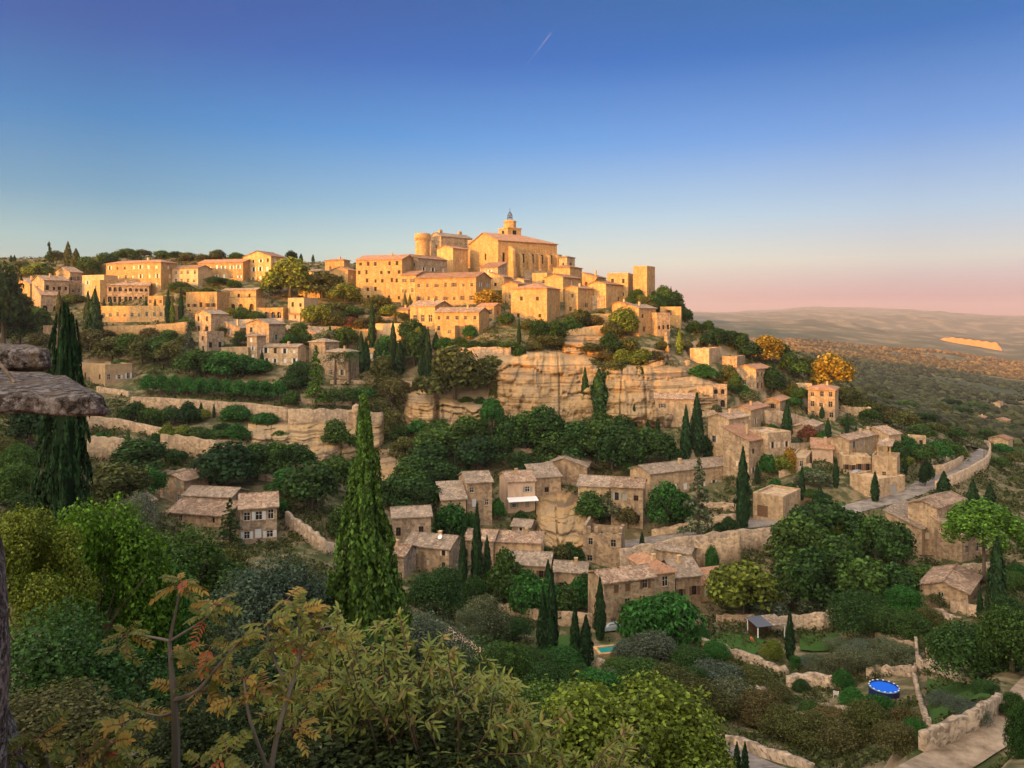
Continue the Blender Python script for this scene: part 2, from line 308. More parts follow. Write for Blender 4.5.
def ground0(x, y):
    x = np.asarray(x, float); y = np.maximum(np.asarray(y, float), 2.5)
    px = np.clip(CX + F * x / y, _pc[0], _pc[-1]); k = np.clip(np.searchsorted(_pc, px) - 1, 0, len(_pc) - 2)
    t = (px - _pc[k]) / (_pc[k + 1] - _pc[k]); t = t * t * (3 - 2 * t) * .6 + t * .4
    q = np.clip((np.log(y) - _ld[0]) / (_ld[1] - _ld[0]), 0, 598.999); j = q.astype(int); f = q - j
    py = (_tab[k, j] * (1 - f) + _tab[k, j + 1] * f) * (1 - t) + (_tab[k + 1, j] * (1 - f) + _tab[k + 1, j + 1] * f) * t
    z = -(py - HY) * y / F
    z = z + fbm(x / 9, y / 9, 4, 3) * .9 * np.clip((y - 50) / 40, 0, 1)
    z = z + fbm(x / 420, y / 420, 5, 9) * 26 * np.clip((y - 700) / 2500, 0, 1) + fbm(x / 2600, y / 2600, 5, 4) * 120 * np.clip((y - 5000) / 6000, 0, 1)
    z = z + (fbm(x / 1500, y / 900, 5, 14) + .25 * np.abs(fbm(x / 500, y / 300, 4, 15))) * 150 * np.clip((y - 3000) / 2500, 0, 1) * np.clip((11000 - y) / 2500, 0, 1)
    z = z + (fbm(x / 1700, y * 0 + 2, 3, 21) - .1) * 90 * np.clip((y - 8500) / 2500, 0, 1)
    return z
def ground(x, y):
    z = ground0(x, y); x = np.asarray(x, float); y = np.asarray(y, float)
    for ox, oy, c, s, x0, x1, y0, y1, pz in PADS:
        u = (x - ox) * c + (y - oy) * s; v = -(x - ox) * s + (y - oy) * c
        d = np.maximum(np.maximum(x0 - u, u - x1), np.maximum(y0 - v, v - y1))
        z = np.where(d < 2.2, np.minimum(z, pz + np.clip(d, 0, 3) * 1.6), z)
    for pts, half in ROADS:
        best = np.full(z.shape, 1e9); bz = np.zeros(z.shape)
        near = (x > pts[:, 0].min() - 12) & (x < pts[:, 0].max() + 12) & (y > pts[:, 1].min() - 12) & (y < pts[:, 1].max() + 12)
        if not near.any(): continue
        for a, b in zip(pts[:-1], pts[1:]):
            d = b - a; L2 = d[0] ** 2 + d[1] ** 2 + 1e-9
            tt = np.clip(((x - a[0]) * d[0] + (y - a[1]) * d[1]) / L2, 0, 1)
            dist = np.hypot(x - a[0] - tt * d[0], y - a[1] - tt * d[1]); m = dist < best
            best = np.where(m, dist, best); bz = np.where(m, a[2] + tt * d[2], bz)
        wgt = np.clip((half + 4.0 - best) / 2.6, 0, 1)
        z = z * (1 - wgt) + (bz - .14) * wgt
    return z
ROADS = []
_D = np.exp(np.linspace(math.log(2.6), math.log(11900), 4200))
def at(px, py, dmin=60.0, fn=None):      # where the sight line through a pixel meets the ground
    D = _D[_D >= dmin]; X = (px - CX) / F * D; h = (fn or ground)(X, D) + (py - HY) * D / F
    k = int(np.argmax(h >= 0)) if (h >= 0).any() else len(D) - 1
    d = D[k] if k == 0 else D[k - 1] + (D[k] - D[k - 1]) * (-h[k - 1]) / max(h[k] - h[k - 1], 1e-6)
    return Vector(((px - CX) / F * d, d, -(py - HY) * d / F))
def smooth_path(pts, n=10):
    P = [pts[0]] + list(pts) + [pts[-1]]; out = []
    for k in range(1, len(P) - 2):
        for j in range(n):
            t = j / n; a, b, c, d = (np.array(q, float) for q in P[k - 1:k + 3])
            out.append(.5 * (2 * b + (c - a) * t + (2 * a - 5 * b + 4 * c - d) * t * t + (3 * b - a - 3 * c + d) * t ** 3))
    out.append(np.array(pts[-1], float)); return np.array(out)
def road_path(pix, half, dmin=60):
    P = np.array([tuple(at(x, y, dmin, ground0)) for x, y in pix]); P = smooth_path(P, 8)
    for _ in range(10): P[1:-1, 2] = (P[:-2, 2] + P[1:-1, 2] * 2 + P[2:, 2]) / 4
    for _ in range(3): P[1:-1, :2] = (P[:-2, :2] + P[1:-1, :2] * 2 + P[2:, :2]) / 4
    return P
VILLAGE_ROAD = road_path([(560,556),(600,549),(650,541),(700,531),(750,524),(800,519),(845,510),(885,500),(912,491),(936,481),(958,471),(977,461),(979,452),(968,447),(952,444)], 3)
TRACK = road_path([(1075,650),(1050,672),(1032,692),(1016,712),(996,730),(968,748),(930,772),(880,800)], 2.2, 30)
LOWER_LANE = road_path([(706,738),(730,752),(760,766),(800,784),(840,800)], 2.5, 40)
ALLEY = road_path([(440,632),(462,648),(490,664),(520,676)], 2.0, 40)
ROADS = [(VILLAGE_ROAD, 3.2), (TRACK, 1.6), (LOWER_LANE, 1.7), (ALLEY, 1.8)]

# ---------------------------------------------------------------- buildings: near-corner pixel c, outer ends l and r, foot yb, eave ye, turn a; windows (rows, columns) of the two seen walls
HOUSES = []
def H(name, lm, label, l, c, r, yb, ye, a, roof, wl=None, wr=None, mat=0, rf=0, **k):
    HOUSES.append(dict(name=name, lm=lm, label=label, l=l, c=c, r=r, yb=yb, ye=ye, a=a, roof=roof, wl=wl, wr=wr, mat=mat, rf=rf, **k))
H('stone_house','the ridge end house','small golden stone house at the left end of the sunlit ridge',13,30,34,300,284,38,'gx',(1,2),None,1)
H('convent_house','the arcaded old house','large old stone house with a row of small upper windows beside the cedar',32,44,70,308,280,40,'gx',(2,1),(2,4),0,dr=9)
H('gabled_house','the tall gabled house under the two cypresses','tall gabled stone house under the two skyline cypresses',53,70,82,296,272,38,'gx',(2,1),(2,2),0)
H('arched_house','the low house with arched doors','low stone house with arched doorways below the old house with small upper windows',35,41,60,313,295,50,'sx',(1,1),(1,2),0,style='a')
H('cube_house','the flat-roofed cube house','pale cube house with flat roof left of the big hotel block',82,104,107,300,276,18,'flat',(2,2),None,2)
H('square_tower','the sunlit square tower','slim sunlit square tower in front of the pale cube house',92,100,107,305,281,42,'flat',(2,1),None,1)
H('arcaded_wing','the arcaded hotel wing','shaded hotel wing with a row of arches below small windows',104,107,149,303,285,72,'gx',None,(2,8),0,style='a',dl=8)
H('hotel_block','the big hotel block','biggest hotel block, four storeys of small windows under one long tiled roof',106,161,177,290,262,20,'hip',(3,7),(3,1),1,2,shut='c')
H('hotel_annex','the porch wing of the hotel','low sunlit hotel link with a pillared porch between two long blocks',166,198,200,285,268,14,'gy',(2,5),None,2,2,dr=9)
H('hotel_long_block','the long two storey hotel','long two storey sunlit hotel block with white shutters on the skyline',198,243,246,281,262,14,'gy',(2,6),None,1,2,shut='w',dr=10)
H('hotel_end_block','the tall end block of the hotel','tall sunlit end block on posts with a dark gable wall, end of the hotel',243,271,287,282,256,24,'gx',(3,4),(3,2),1,2,shut='w')
H('orange_terrace_building','the plain orange terrace block','plain orange terrace block with one row of five small square windows',186,217,219,313,293,14,'flat',(1,5),None,1,dr=8)
H('balcony_house','the balcony house','sunlit house with grey roof and planted balcony below the tall end block',222,256,263,300,290,18,'gy',(1,3),None,1,1)
H('terrace_house','the terrace house under the grey roof','flat topped sunlit terrace house with sitting out space under the grey roofed house',218,256,260,311,299,16,'flat',(1,4),None,1,style='a',dr=6)
H('garden_arcade','the vine covered arcade','sunlit arcade under a vine pergola on the garden terrace',256,283,285,319,309,12,'flat',(1,4),None,1,style='a',dr=6)
H('pale_house','the small pale cube house','small pale cube house with shaded side behind the autumn tree',288,304,318,321,299,28,'flat',(2,2),(1,1),2)
H('pink_lodge','the tiny pink lodge','tiny pink lodge with a red roof against the pale cube house',289,300,305,321,314,20,'sy',(1,1),None,4,2,dr=4)
H('pilaster_terrace','the terrace with slim pilasters','long sunlit hotel terrace wall building with slim pilasters behind small cypresses',100,172,175,321,307,14,'flat',(1,10),None,1,dr=5)
H('grey_gabled_house','the grey gabled house','pale house with a big blank grey gable below the plain orange terrace block',195,211,228,334,314,32,'gx',(2,2),None,0,1)
H('ruined_cottage','the ruined cottage','half ruined cottage with flat top beside the grey conifer',199,207,224,354,333,36,'flat',(2,1),(1,2),3)
H('tall_grey_house','the tall house with grey gable','tall stone house with grey gable above the square look-out tower',246,269,285,347,324,28,'gx',(2,2),(1,1),0,1)
H('lookout_tower','the little look-out tower','little square look-out tower house with pyramid roof on the shaded terraces',247,257,266,362,336,30,'hip',(3,1),(1,1),0,1)
H('long_shuttered_house','the long house with pale shutters','long low stone house with pale open shutters beside the look-out tower',262,298,306,366,347,16,'gy',(2,4),None,1,1,shut='w')
H('annex_house','the flat annex wall house','low flat stone annex between the ruined cottage and the look-out tower',221,248,250,361,349,12,'flat',(1,3),None,1,dr=6)
H('square_house','the square house by the bright conifer','square stone house with pink roof above the palms',309,325,339,366,342,34,'hip',(2,1),(2,2),0,1)
H('palm_house','the house behind the palms','low hipped house standing behind the two palms',325,349,359,380,352,24,'hip',(2,2),None,0,1)
H('white_villa','the low white villa','low pale villa with flat roof behind the slim cypresses',352,373,375,345,331,14,'flat',(1,2),None,1,dr=6)
H('blank_villa','the blank walled villa','blank walled flat villa in shade above the dark cypress clump',375,401,407,344,325,16,'flat',(1,2),None,2,dr=7)
H('ridge_house','the brown roofed ridge house','brown roofed house on the skyline next to the tall end block of the hotel',300,322,332,286,271,24,'hip',(1,3),(1,1),0,1)
H('skyline_house','the small skyline house','small sunlit house with hipped roof highest between hotel and castle',325,344,350,274,260,24,'hip',(1,2),(1,1),1,2)
H('lower_ridge_house','the orange fronted ridge house','orange fronted house between the autumn trees and the great sunlit terrace of houses',330,348,356,294,270,26,'gx',(2,2),(2,1),1,2)
H('great_row_house','the great sunlit row','tallest sunlit row of old houses, five storeys of scattered windows west of the castle',356,402,405,302,259,15,'gy',(5,6),None,1,2,old=1,dr=14)
H('grey_gable_block','the grey gabled block below the castle','wide block with big dark grey gable just below the round castle tower',401,418,447,294,258,42,'gx',(3,2),(2,3),0,2)
H('balcony_block','the narrow balcony house','narrow sunlit house with roofed balcony in front of the great row',401,416,420,306,275,20,'sy',(3,2),None,1,2,dr=6)
H('long_barn_house','the long plain barn house','long plain orange building with a single row of narrow windows below the church',415,476,491,304,277,22,'gy',(2,7),(2,2),1,2)
H('loggia_house','the loggia house','sunlit house with tall glazed loggia below the long plain building',410,435,452,329,306,24,'gy',(1,3),None,1,0,big=1)
H('terraced_house','the terraced house beside the loggia','sunlit stepped house with small terrace next to the glazed loggia house',435,479,489,334,312,18,'gy',(2,5),None,1,0,chim=1)
H('turret_house','the little turret house','little cubic turret house with shaded foot, lowest of the sunlit village centre',441,455,459,347,327,20,'flat',(2,1),None,1)
H('church_side_house','the house at the church foot','small house with sunlit lean-to roof at the foot of the church facade',480,498,507,287,267,26,'sy',(2,1),(1,1),0,2)
H('castle_gate_house','the orange gate house','blank orange gable house between castle and church',437,453,468,268,248,36,'gx',(1,1),(1,1),1,2,D=330)
H('blank_sunlit_house','the tall blank house on the cliff','tall blank orange house with one white window on the brink above the cliff',511,547,560,323,288,24,'hip',(2,2),(3,2),1,2,few=1)
H('small_gable_house','the small gabled house behind the blank house','small gabled orange house just behind the tall blank one',502,518,528,305,284,32,'gx',(1,1),(1,1),1,2)
H('narrow_house','the narrow house with shaded gable','narrow sunlit house with tall shaded gable beside the tall blank house',565,578,593,315,288,38,'gx',(2,1),(1,1),1,2)
H('lean_roof_house','the lean-roofed house','sunlit lean-roofed house above the narrow house, below the church choir',545,563,581,302,277,35,'gx',(1,2),(2,1),1,2)
H('choir_house','the pale house below the choir','pale sunlit house with open roof terrace right below the church choir',553,570,582,284,267,32,'hip',(1,2),(1,1),1,2)
H('apse_tower_house','the little tower house','little brown tower house at the right end of the church',559,567,578,270,257,40,'hip',(1,1),(1,1),0,0,D=338,dr=6)
H('slope_house','the slope house by the ivy','sunlit house with long sloping red roof beside the round ivy bush',588,606,627,308,284,36,'gx',(1,1),(1,1),1,2)
H('roof_garden_house','the roof garden house','flat house with roof garden left of the bare square tower',607,628,634,300,274,20,'flat',(2,2),None,1)
H('bare_tower','the bare square tower','bare windowless square tower with one shaded side on the skyline right of the church',633,647,655,300,267,34,'flat',None,(1,1),1,D=290)
H('brink_house','the house on the brink','sunlit gabled house hanging on the brink under the bare square tower',620,639,656,336,308,46,'gx',(1,1),(2,2),1,1)
H('brink_annex','the annex on the rock','tall flat annex with narrow slits joined to the house on the brink',656,657,670,336,314,68,'flat',None,(1,3),0,dl=6)
H('last_house','the last sunlit block','last small sunlit block on the outer crest of the rock',660,681,683,318,308,16,'flat',(1,1),None,1,dr=5,D=272)
H('terrace_block','the orange terrace walls','low orange terrace block above the hanging green ivy',690,709,720,365,350,30,'flat',None,(1,1),1)
H('upper_villa','the upper villa','villa with orange roof and small paired windows near the golden autumn tree',735,756,771,392,369,44,'gx',(1,1),(2,4),0,2)
H('tall_villa','the tall three storey villa','tall three storey stone villa with hipped red roof beside the bright yellow tree',808,835,846,421,390,28,'hip',(3,3),(2,2),1,2,chim=1,dr=11)
H('courtyard_walls','the courtyard walls','long low walled yard with flat top right of the tall three storey villa',845,871,873,423,409,12,'flat',None,None,1,dr=6)
H('broad_farmhouse','the broad many-roofed house','broad many-roofed stone house with chimneys above the road bend',831,849,890,465,440,50,'gx',(1,1),(2,5),1,0,chim=2,shut='g')
H('end_pavilion','the end pavilion','narrow pavilion with one big dark window at the right end of the many-roofed house',884,889,901,458,435,60,'gx',None,(1,1),1,0,big=1,dl=9)
H('porch_block','the porch block','flat terrace block with small windows below the many-roofed house',843,871,873,476,459,14,'flat',(1,4),None,1,dr=6)
H('terrace_wall_house','the big terrace with porch','big blank terrace block carrying a roofed porch above the road',872,897,920,487,459,32,'flat',(1,1),(1,1),1)
H('road_garage','the garage by the road','flat roofed garage with a dark door beside the road bend',877,879,905,497,481,62,'flat',None,(1,2),1,dl=8,garage='R')
H('roadside_house','the house behind the umbrella pine','gabled stone house with square holes for windows behind the umbrella pine',908,937,975,555,508,52,'gx',(1,1),(3,4),0,0,few=1,dr=13)
H('lean_to_house','the lean-to with pale shutters','low lean-to with grey tiled roof and pale shutters against the gabled house',908,922,940,549,529,44,'sx',(1,1),(1,2),0,1,shut='w',d=-4.0)
H('pine_annex','the annex under the pine','low stone annex half hidden under the umbrella pine',958,962,993,562,536,66,'sx',None,(1,3),0,0,dl=6)
H('cliff_house','the cottage under the cliff','cottage with long tiled roof tucked under the ochre cliff',655,694,697,427,399,12,'gy',(2,3),None,1,0,few=1)
H('arched_wall','the arched wall','sandy wall with one tall round arch beside the cottage under the cliff',697,713,715,408,389,12,'flat',(1,1),None,1,style='a',dr=3)
H('ruined_loggia','the ruined loggia','ruined stone loggia with an arch and broken upper windows',712,727,730,408,387,16,'flat',(2,2),None,3,style='a',dr=5)
H('villa_block','the tall villa','tall villa with sloping roof and cream shutters in the middle of the right slope',708,729,749,455,419,47,'gx',(1,1),(2,2),1,0,shut='c',few=1)
H('back_villa','the back villa','smaller villa with orange roof and white window behind the tall villa',730,751,768,432,410,38,'gx',(1,1),(1,2),1,2,shut='c')
H('front_villa','the front villa','stepped front villa with pinkish roof terrace and cream shutters',723,749,767,480,441,50,'sx',(1,1),(2,2),0,2,shut='c')
H('balcony_villa','the shuttered villa wing','villa wing with four cream shuttered windows next to the yellow vine',766,768,791,474,435,62,'flat',None,(2,3),0,shut='c',dl=9)
H('long_farmhouse','the long farmhouse','long farmhouse with dark tiled roof half hidden by the spreading cedar',630,650,735,503,474,62,'gx',None,(1,6),1,1,shut='w',chim=1)
H('garage_terrace','the garage terrace','flat sandy garage block with wide brown door beside the road',753,783,806,521,499,40,'flat',(1,1),None,1,garage='L',dr=11)
H('rose_house','the rose house','narrow rose house with white awning and closed shutters on the rock',504,508,535,513,482,76,'gx',None,(2,2),4,0,shut='g',few=1,awn=1,chim=1,dl=9)
H('rose_annex','the annex of the rose house','tiny stone annex joined to the rose house',534,535,544,500,478,70,'sx',None,(1,1),0,1,dl=6)
H('rock_barn','the wide gabled barn','wide blank gabled barn behind the rock',541,587,590,486,467,12,'gx',None,None,0,1,dr=8)
H('shutter_farmhouse','the farmhouse with white shutters','farmhouse with long tiled roof and white shutters behind two small trees',578,609,612,514,487,14,'gy',(1,3),None,1,1,shut='w',dr=9)
H('ruin_end_house','the crumbling end house','crumbling flat fronted end house with lean-to roof next to the white shuttered farmhouse',611,643,647,527,488,14,'gy',(2,3),None,0,0,old=1,dr=8)
H('ivy_tower_house','the tall house with ivy','tall narrow house with white framed windows and red creeper',463,467,492,525,483,74,'gx',None,(3,2),0,1,few=1,frame=2,dl=9)
H('ivy_annex','the low annex with ivy','low tiled annex with ivy covered wall beside the tall narrow house',440,442,466,527,500,76,'sx',None,(1,1),0,1,dl=7)
H('brown_back_house','the plain brown house','plain brown house with one tiny window behind the bright tall cypress',391,393,431,545,518,78,'gx',None,(1,2),3,1,few=1,dl=7)
H('corner_house','the corner house with dish','grey roofed corner house with a satellite dish above the round dense tree',405,449,464,582,549,18,'gy',(3,3),(1,1),0,1,old=1,dish=1)
H('side_wing','the side wing','low tiled side wing between the bright tall cypress and the corner house',391,404,406,578,556,14,'gy',(1,1),None,3,0,dr=6)
H('twin_roof_house','the house with the pale roof','low house with paler roof just left of the long brown roofed house',465,493,495,566,541,12,'gy',(1,2),None,0,0,dr=7)
H('brown_roof_house','the long brown roofed house','low house under a long curved brown roof in the lower hamlet',495,541,543,567,543,8,'gy',(1,3),None,1,0,dr=7)
H('stepped_house','the house with the sweeping roof','house with a sweeping grey roof and small balcony below the brown roofed house',506,549,553,586,566,10,'gy',(1,3),None,0,1,dr=8)
H('cottage','the small cottage','small cottage with two brown windows joined to the big lower farmhouse',554,586,588,598,573,10,'gy',(1,2),None,0,1,shut='b',dr=6,chim=1)
H('big_farmhouse','the big lower farmhouse','big three storey farmhouse with patchy tiled roof, largest of the lower hamlet',588,604,655,632,583,70,'gx',None,(3,3),0,0,shut='b',old=1)
H('hip_roof_house','the house with the pointed roof','house under a tall pale hipped roof with white shutters beside the big lower farmhouse',650,655,675,615,573,70,'hip',None,(2,1),0,2,shut='w',dl=10,chim=1,pitch=.6)
H('mossy_roof_house','the grey roofed end house','grey roofed house with two dark red windows behind the bright drooping tree',674,676,701,606,577,74,'gx',None,(1,2),0,1,shut='b',dl=8,pitch=.5)
H('porch_lodge','the porch lodge','tiny porch lodge with pinkish roof at the end of the lower hamlet',699,701,713,602,585,72,'sx',None,(1,2),2,2,dl=4)
H('roofless_ruin','the roofless ruin','roofless ruin with broken walls behind the big lower farmhouse',583,621,626,568,536,14,'none',(2,2),None,0,old=1,dr=8)
H('gable_ruin','the ruined gable','ruined gable wall with one opening below the village road',678,690,696,580,554,30,'gy',(1,1),None,0,1,dr=4)
H('valley_house','the house left of the slab house','stone house with low roof at the foot of the golden brown tree',160,184,190,505,481,22,'gx',(2,2),None,0,0,dr=9)
H('curved_roof_house','the curved wing','long curved wing with grey roof beside the stone house by the golden brown tree',184,231,234,517,497,10,'gy',(1,3),None,0,1,dr=6)
H('low_tiled_house','the low tiled sheds','low tiled shed range with white chimney above the dense green tree',168,226,240,528,516,14,'gy',(1,2),None,0,0,dr=9)
H('white_shutter_house','the house with three white windows','brown stone house with three white casement windows and white shutters',236,240,277,545,509,72,'gx',None,(2,3),3,0,shut='w',dl=9,frame=2)
H('dish_cottage','the cottage with white dish','mostly hidden cottage roof with a round white dish',98,118,130,520,508,30,'gx',(1,1),None,0,0,dish=1)
H('flat_villa','the flat villa beyond the slab','flat roofed stone villa with dark windows beyond the rock slab',79,105,132,386,366,38,'flat',(1,2),(1,3),2)
H('white_base_chalet','the old gate house','small stone gate house under the hotel gardens',43,58,76,343,327,40,'flat',(1,1),(1,1),0)
H('plain_farmhouse','the farmhouse out on the plain','pale farmhouse far out on the plain beyond the road bend',975,984,1000,425,418,40,'gx',(1,1),(1,2),1,2,dmin=280,dr=9)
H('field_cottage','the cottage among the scrub','lone little cottage amid scrub left of the farmhouse on the plain',936,941,951,404,399,50,'gx',None,(1,1),1,2,dmin=280,dr=8)
H('far_cottage','the small far cottage','small far cottage right of the farmhouse on the plain',1003,1007,1014,426,421,45,'gx',None,(1,1),1,2,dmin=280,dr=8)
H('far_barn','the far pale barn','far pale barn at the foot of the dark wooded slope',993,1000,1016,408,403,50,'gx',None,(1,1),1,2,dmin=280,dr=8)
H('hedge_cottage','the cottage by the green field','cottage beside the small green field on the plain',1000,1008,1020,448,440,45,'gx',None,(1,1),1,2,dmin=200,dr=8)
H('garden_house','the garden house by the road bend','long low garden house with a square pillar chimney behind the road hedge',908,926,942,449,439,26,'flat',(1,2),None,1,dr=4)
H('cliff_cabin','the cave dwelling front','low stone front of a cave dwelling left of the cottage under the cliff',638,654,656,427,413,12,'flat',(1,2),None,1,dr=4,big=1)
H('middle_ledge_house','the ledge house','small flat house on the ledge above the loggia ruin',722,737,745,368,358,30,'flat',(1,1),None,0)
H('pool_house','the small rendered wall house','low curved rendered shed with red roof near the two small cypresses',812,833,840,462,449,20,'sy',None,None,4,2,dr=5)

H('hotel_kitchen','the low link block','low sunlit link block at the right end of the arcaded hotel wing',148,163,167,306,297,18,'flat',(1,3),None,1,dr=6)
H('broad_roof_house','the broad brown roofed house','broad brown roofed house half hidden behind the largest golden tree',298,320,334,298,284,26,'hip',(1,3),(1,2),0,0)
H('step_house','the stepped little house','little stepped house with orange side just below the house at the church foot',492,504,512,290,277,30,'sx',(1,1),(1,1),1,2,dl=7)
H('pale_lean_house','the pale lean-to house','pale lean-to house under the buttresses of the church',512,524,532,291,280,30,'gx',(1,1),(1,1),2,2)
H('buttress_house','the roof terrace house','small house with roof terrace between the church and the lean-roofed house',532,547,556,287,274,30,'flat',(1,2),(1,1),1)
H('red_lean_house','the low red roofed house','low red roofed house right of the pale house below the choir',582,597,606,289,277,30,'sx',(1,2),(1,1),1,2)
H('garden_wall_house','the blank garden wall house','blank low wall house in the shade beside the round green bush of the slope house',591,604,608,308,297,18,'flat',None,None,0,dr=4)
H('bright_gable_house','the bright gabled house','bright gabled house front under the roof garden house',612,626,633,316,304,36,'gx',(1,1),(1,1),1,2)
H('terrace_cottage','the sunlit terrace cottage','sunlit cottage behind the golden tree beside the long plain building',478,494,502,318,306,24,'gy',(1,2),(1,1),1,2,dr=6)
H('lower_row_house','the lower row house','low sunlit house between the great row and the loggia house',392,408,414,322,310,22,'gy',(1,2),(1,1),1,2,dr=6)
H('grey_lean_house','the grey lean-to','grey lean-to house right of the grey gabled house',226,240,247,338,328,26,'sx',(1,2),(1,1),0,1)
H('orchard_house','the orchard house','small shaded house with tiled roof among trees below the pale cube house',300,316,324,344,333,26,'gx',(1,1),(1,2),0,0)
H('hillside_house','the hillside house','shaded hillside house with flat roof right of the house behind the palms',366,384,390,362,350,20,'flat',(1,2),(1,1),2)
H('courtyard_lodge','the courtyard lodge','flat lodge left of the tall three storey villa',796,812,816,396,386,20,'flat',(1,2),None,1,dr=5)
H('shoulder_house','the shoulder house','small tiled house between the upper villa and the back villa',764,780,790,412,401,34,'gx',(1,1),(1,2),0,2)
H('lane_house','the lane house','tiled house on the lane left of the many-roofed house',792,812,822,440,428,34,'gx',(1,1),(1,2),0,0)
H('terrace_lodge','the terrace lodge','flat terrace lodge between the shuttered villa wing and the small rendered shed',790,806,814,470,460,28,'flat',(1,2),(1,1),1)
H('upper_terrace_house','the house above the arches','small tiled house above the sandy arched wall',716,730,738,384,374,32,'gx',(1,1),(1,1),0,0)
H('old_terrace_ruin','the old terrace ruin','low ruined house with no roof behind the tall plumed cypress',338,356,364,552,538,24,'none',(1,2),(1,1),3,0,old=1,dr=6)
H('hamlet_shed','the hamlet shed','low tiled shed in the gap below the rose house',512,530,536,536,527,16,'gy',(1,1),None,3,1,dr=5)
H('slope_cottage','the slope cottage','little tiled cottage on the slope below the roadside house',952,968,980,606,594,40,'gx',(1,1),(1,2),0,0)

def frame(s):
    P = at(s['c'], s['yb'], s.get('dmin', 60), ground0)
    if 'D' in s: P = Vector(((s['c'] - CX) / F * s['D'], s['D'], -(s['yb'] - HY) / F * s['D']))
    if 'd' in s: k = (P.y + s['d']) / P.y; P = P * k
    a = R(s['a']); dL = (-math.cos(a), math.sin(a)); dR = (math.sin(a), math.cos(a)); D = P.y
    def ext(px, d, lo=3.0, hi=60):
        t = (px - CX) / F; den = d[0] - t * d[1]
        if abs(den) < .02: return None
        v = (t * P.y - P.x) / den
        return v if lo < v < hi else None
    wL = s.get('dl') or ext(s['l'], dL) or 7.0
    wR = s.get('dr') or ext(s['r'], dR) or 7.0
    s.update(P=P, D=D, wL=wL, wR=wR, hh=(s['yb'] - s['ye']) * D / F, rz=math.pi / 2 - a)
    c, sn = math.cos(s['rz']), math.sin(s['rz'])
    PADS.append((P.x, P.y, c, sn, -.3, wR, -.3, wL, P.z))
    s['bbox'] = (s['l'], s['ye'] - 6, s['r'], s['yb'])
for s in HOUSES: frame(s)
CHURCH = dict(l=470, c=498, r=557, yb=279, ye=240, a=56); frame(CHURCH)
KEEP = dict(l=429, c=441, r=472, yb=271, ye=236, a=48); frame(KEEP)

if 0:
    for s in HOUSES + [CHURCH, KEEP]: print(s.get('name'), 'D %.0f wL %.1f wR %.1f H %.1f z %.1f' % (s['D'], s['wL'], s['wR'], s['hh'], s['P'].z))

# ---------------------------------------------------------------- ground sheet
def build_ground():
    cols = np.concatenate([np.arange(-600, -60, 30), np.arange(-60, 1090, 5), np.arange(1090, 1520, 30)]).astype(float)
    Ds = np.concatenate([np.geomspace(2.5, 60, 46)[:-1], np.linspace(60, 420, 250)[:-1], np.geomspace(420, 11950, 120)])
    PX, DD = np.meshgrid(cols, Ds); X = (PX - CX) / F * DD
    Z = np.concatenate([ground(X[k:k + 40], DD[k:k + 40]) for k in range(0, len(Ds), 40)])
    V = np.stack([X, DD, Z], -1).reshape(-1, 3)
    o = link('ground', np_mesh('ground', V, grid_faces(len(Ds), len(cols)), GROUND, True)); struct(o)
build_ground()
def build_hill():                        # the hill the viewpoint stands on: it rises behind and to the left and keeps the valley in shade
    u = np.array((.7557, .6549)); v = np.array((.6549, -.7557))
    ts = np.linspace(-420, -20, 60); ss = np.linspace(-2400, 900, 240)
    T, Sg = np.meshgrid(ts, ss)
    crest = np.interp(Sg, HILL_S, HILL_H) + fbm(Sg / 14, Sg * 0 + 3, 3, 6) * 3.0
    prof = np.where(T < -150, np.clip(1 - (-150 - T) / 900, 0, 1), np.clip(1 - ((T + 150) / 130) ** 2 * 1.6, -1, 1))
    Z = (crest + 40) * prof - 40 + fbm(T / 18, Sg / 18, 4, 2) * 2 * (np.abs(T + 150) > 20)
    X = T * u[0] + Sg * v[0]; Y = T * u[1] + Sg * v[1]
    V = np.stack([X, Y, Z], -1).reshape(-1, 3)
    struct(link('hill', np_mesh('hill', V, grid_faces(*T.shape), GROUND, True)))
HILL_S = [-2400, -900, -560, -420, -340, -200, -155, -125, -60, 0, 200, 900]
HILL_H = [20, 21, 23, 24, 24, 20, 15, 13, 19, 27, 32, 32]
build_hill()

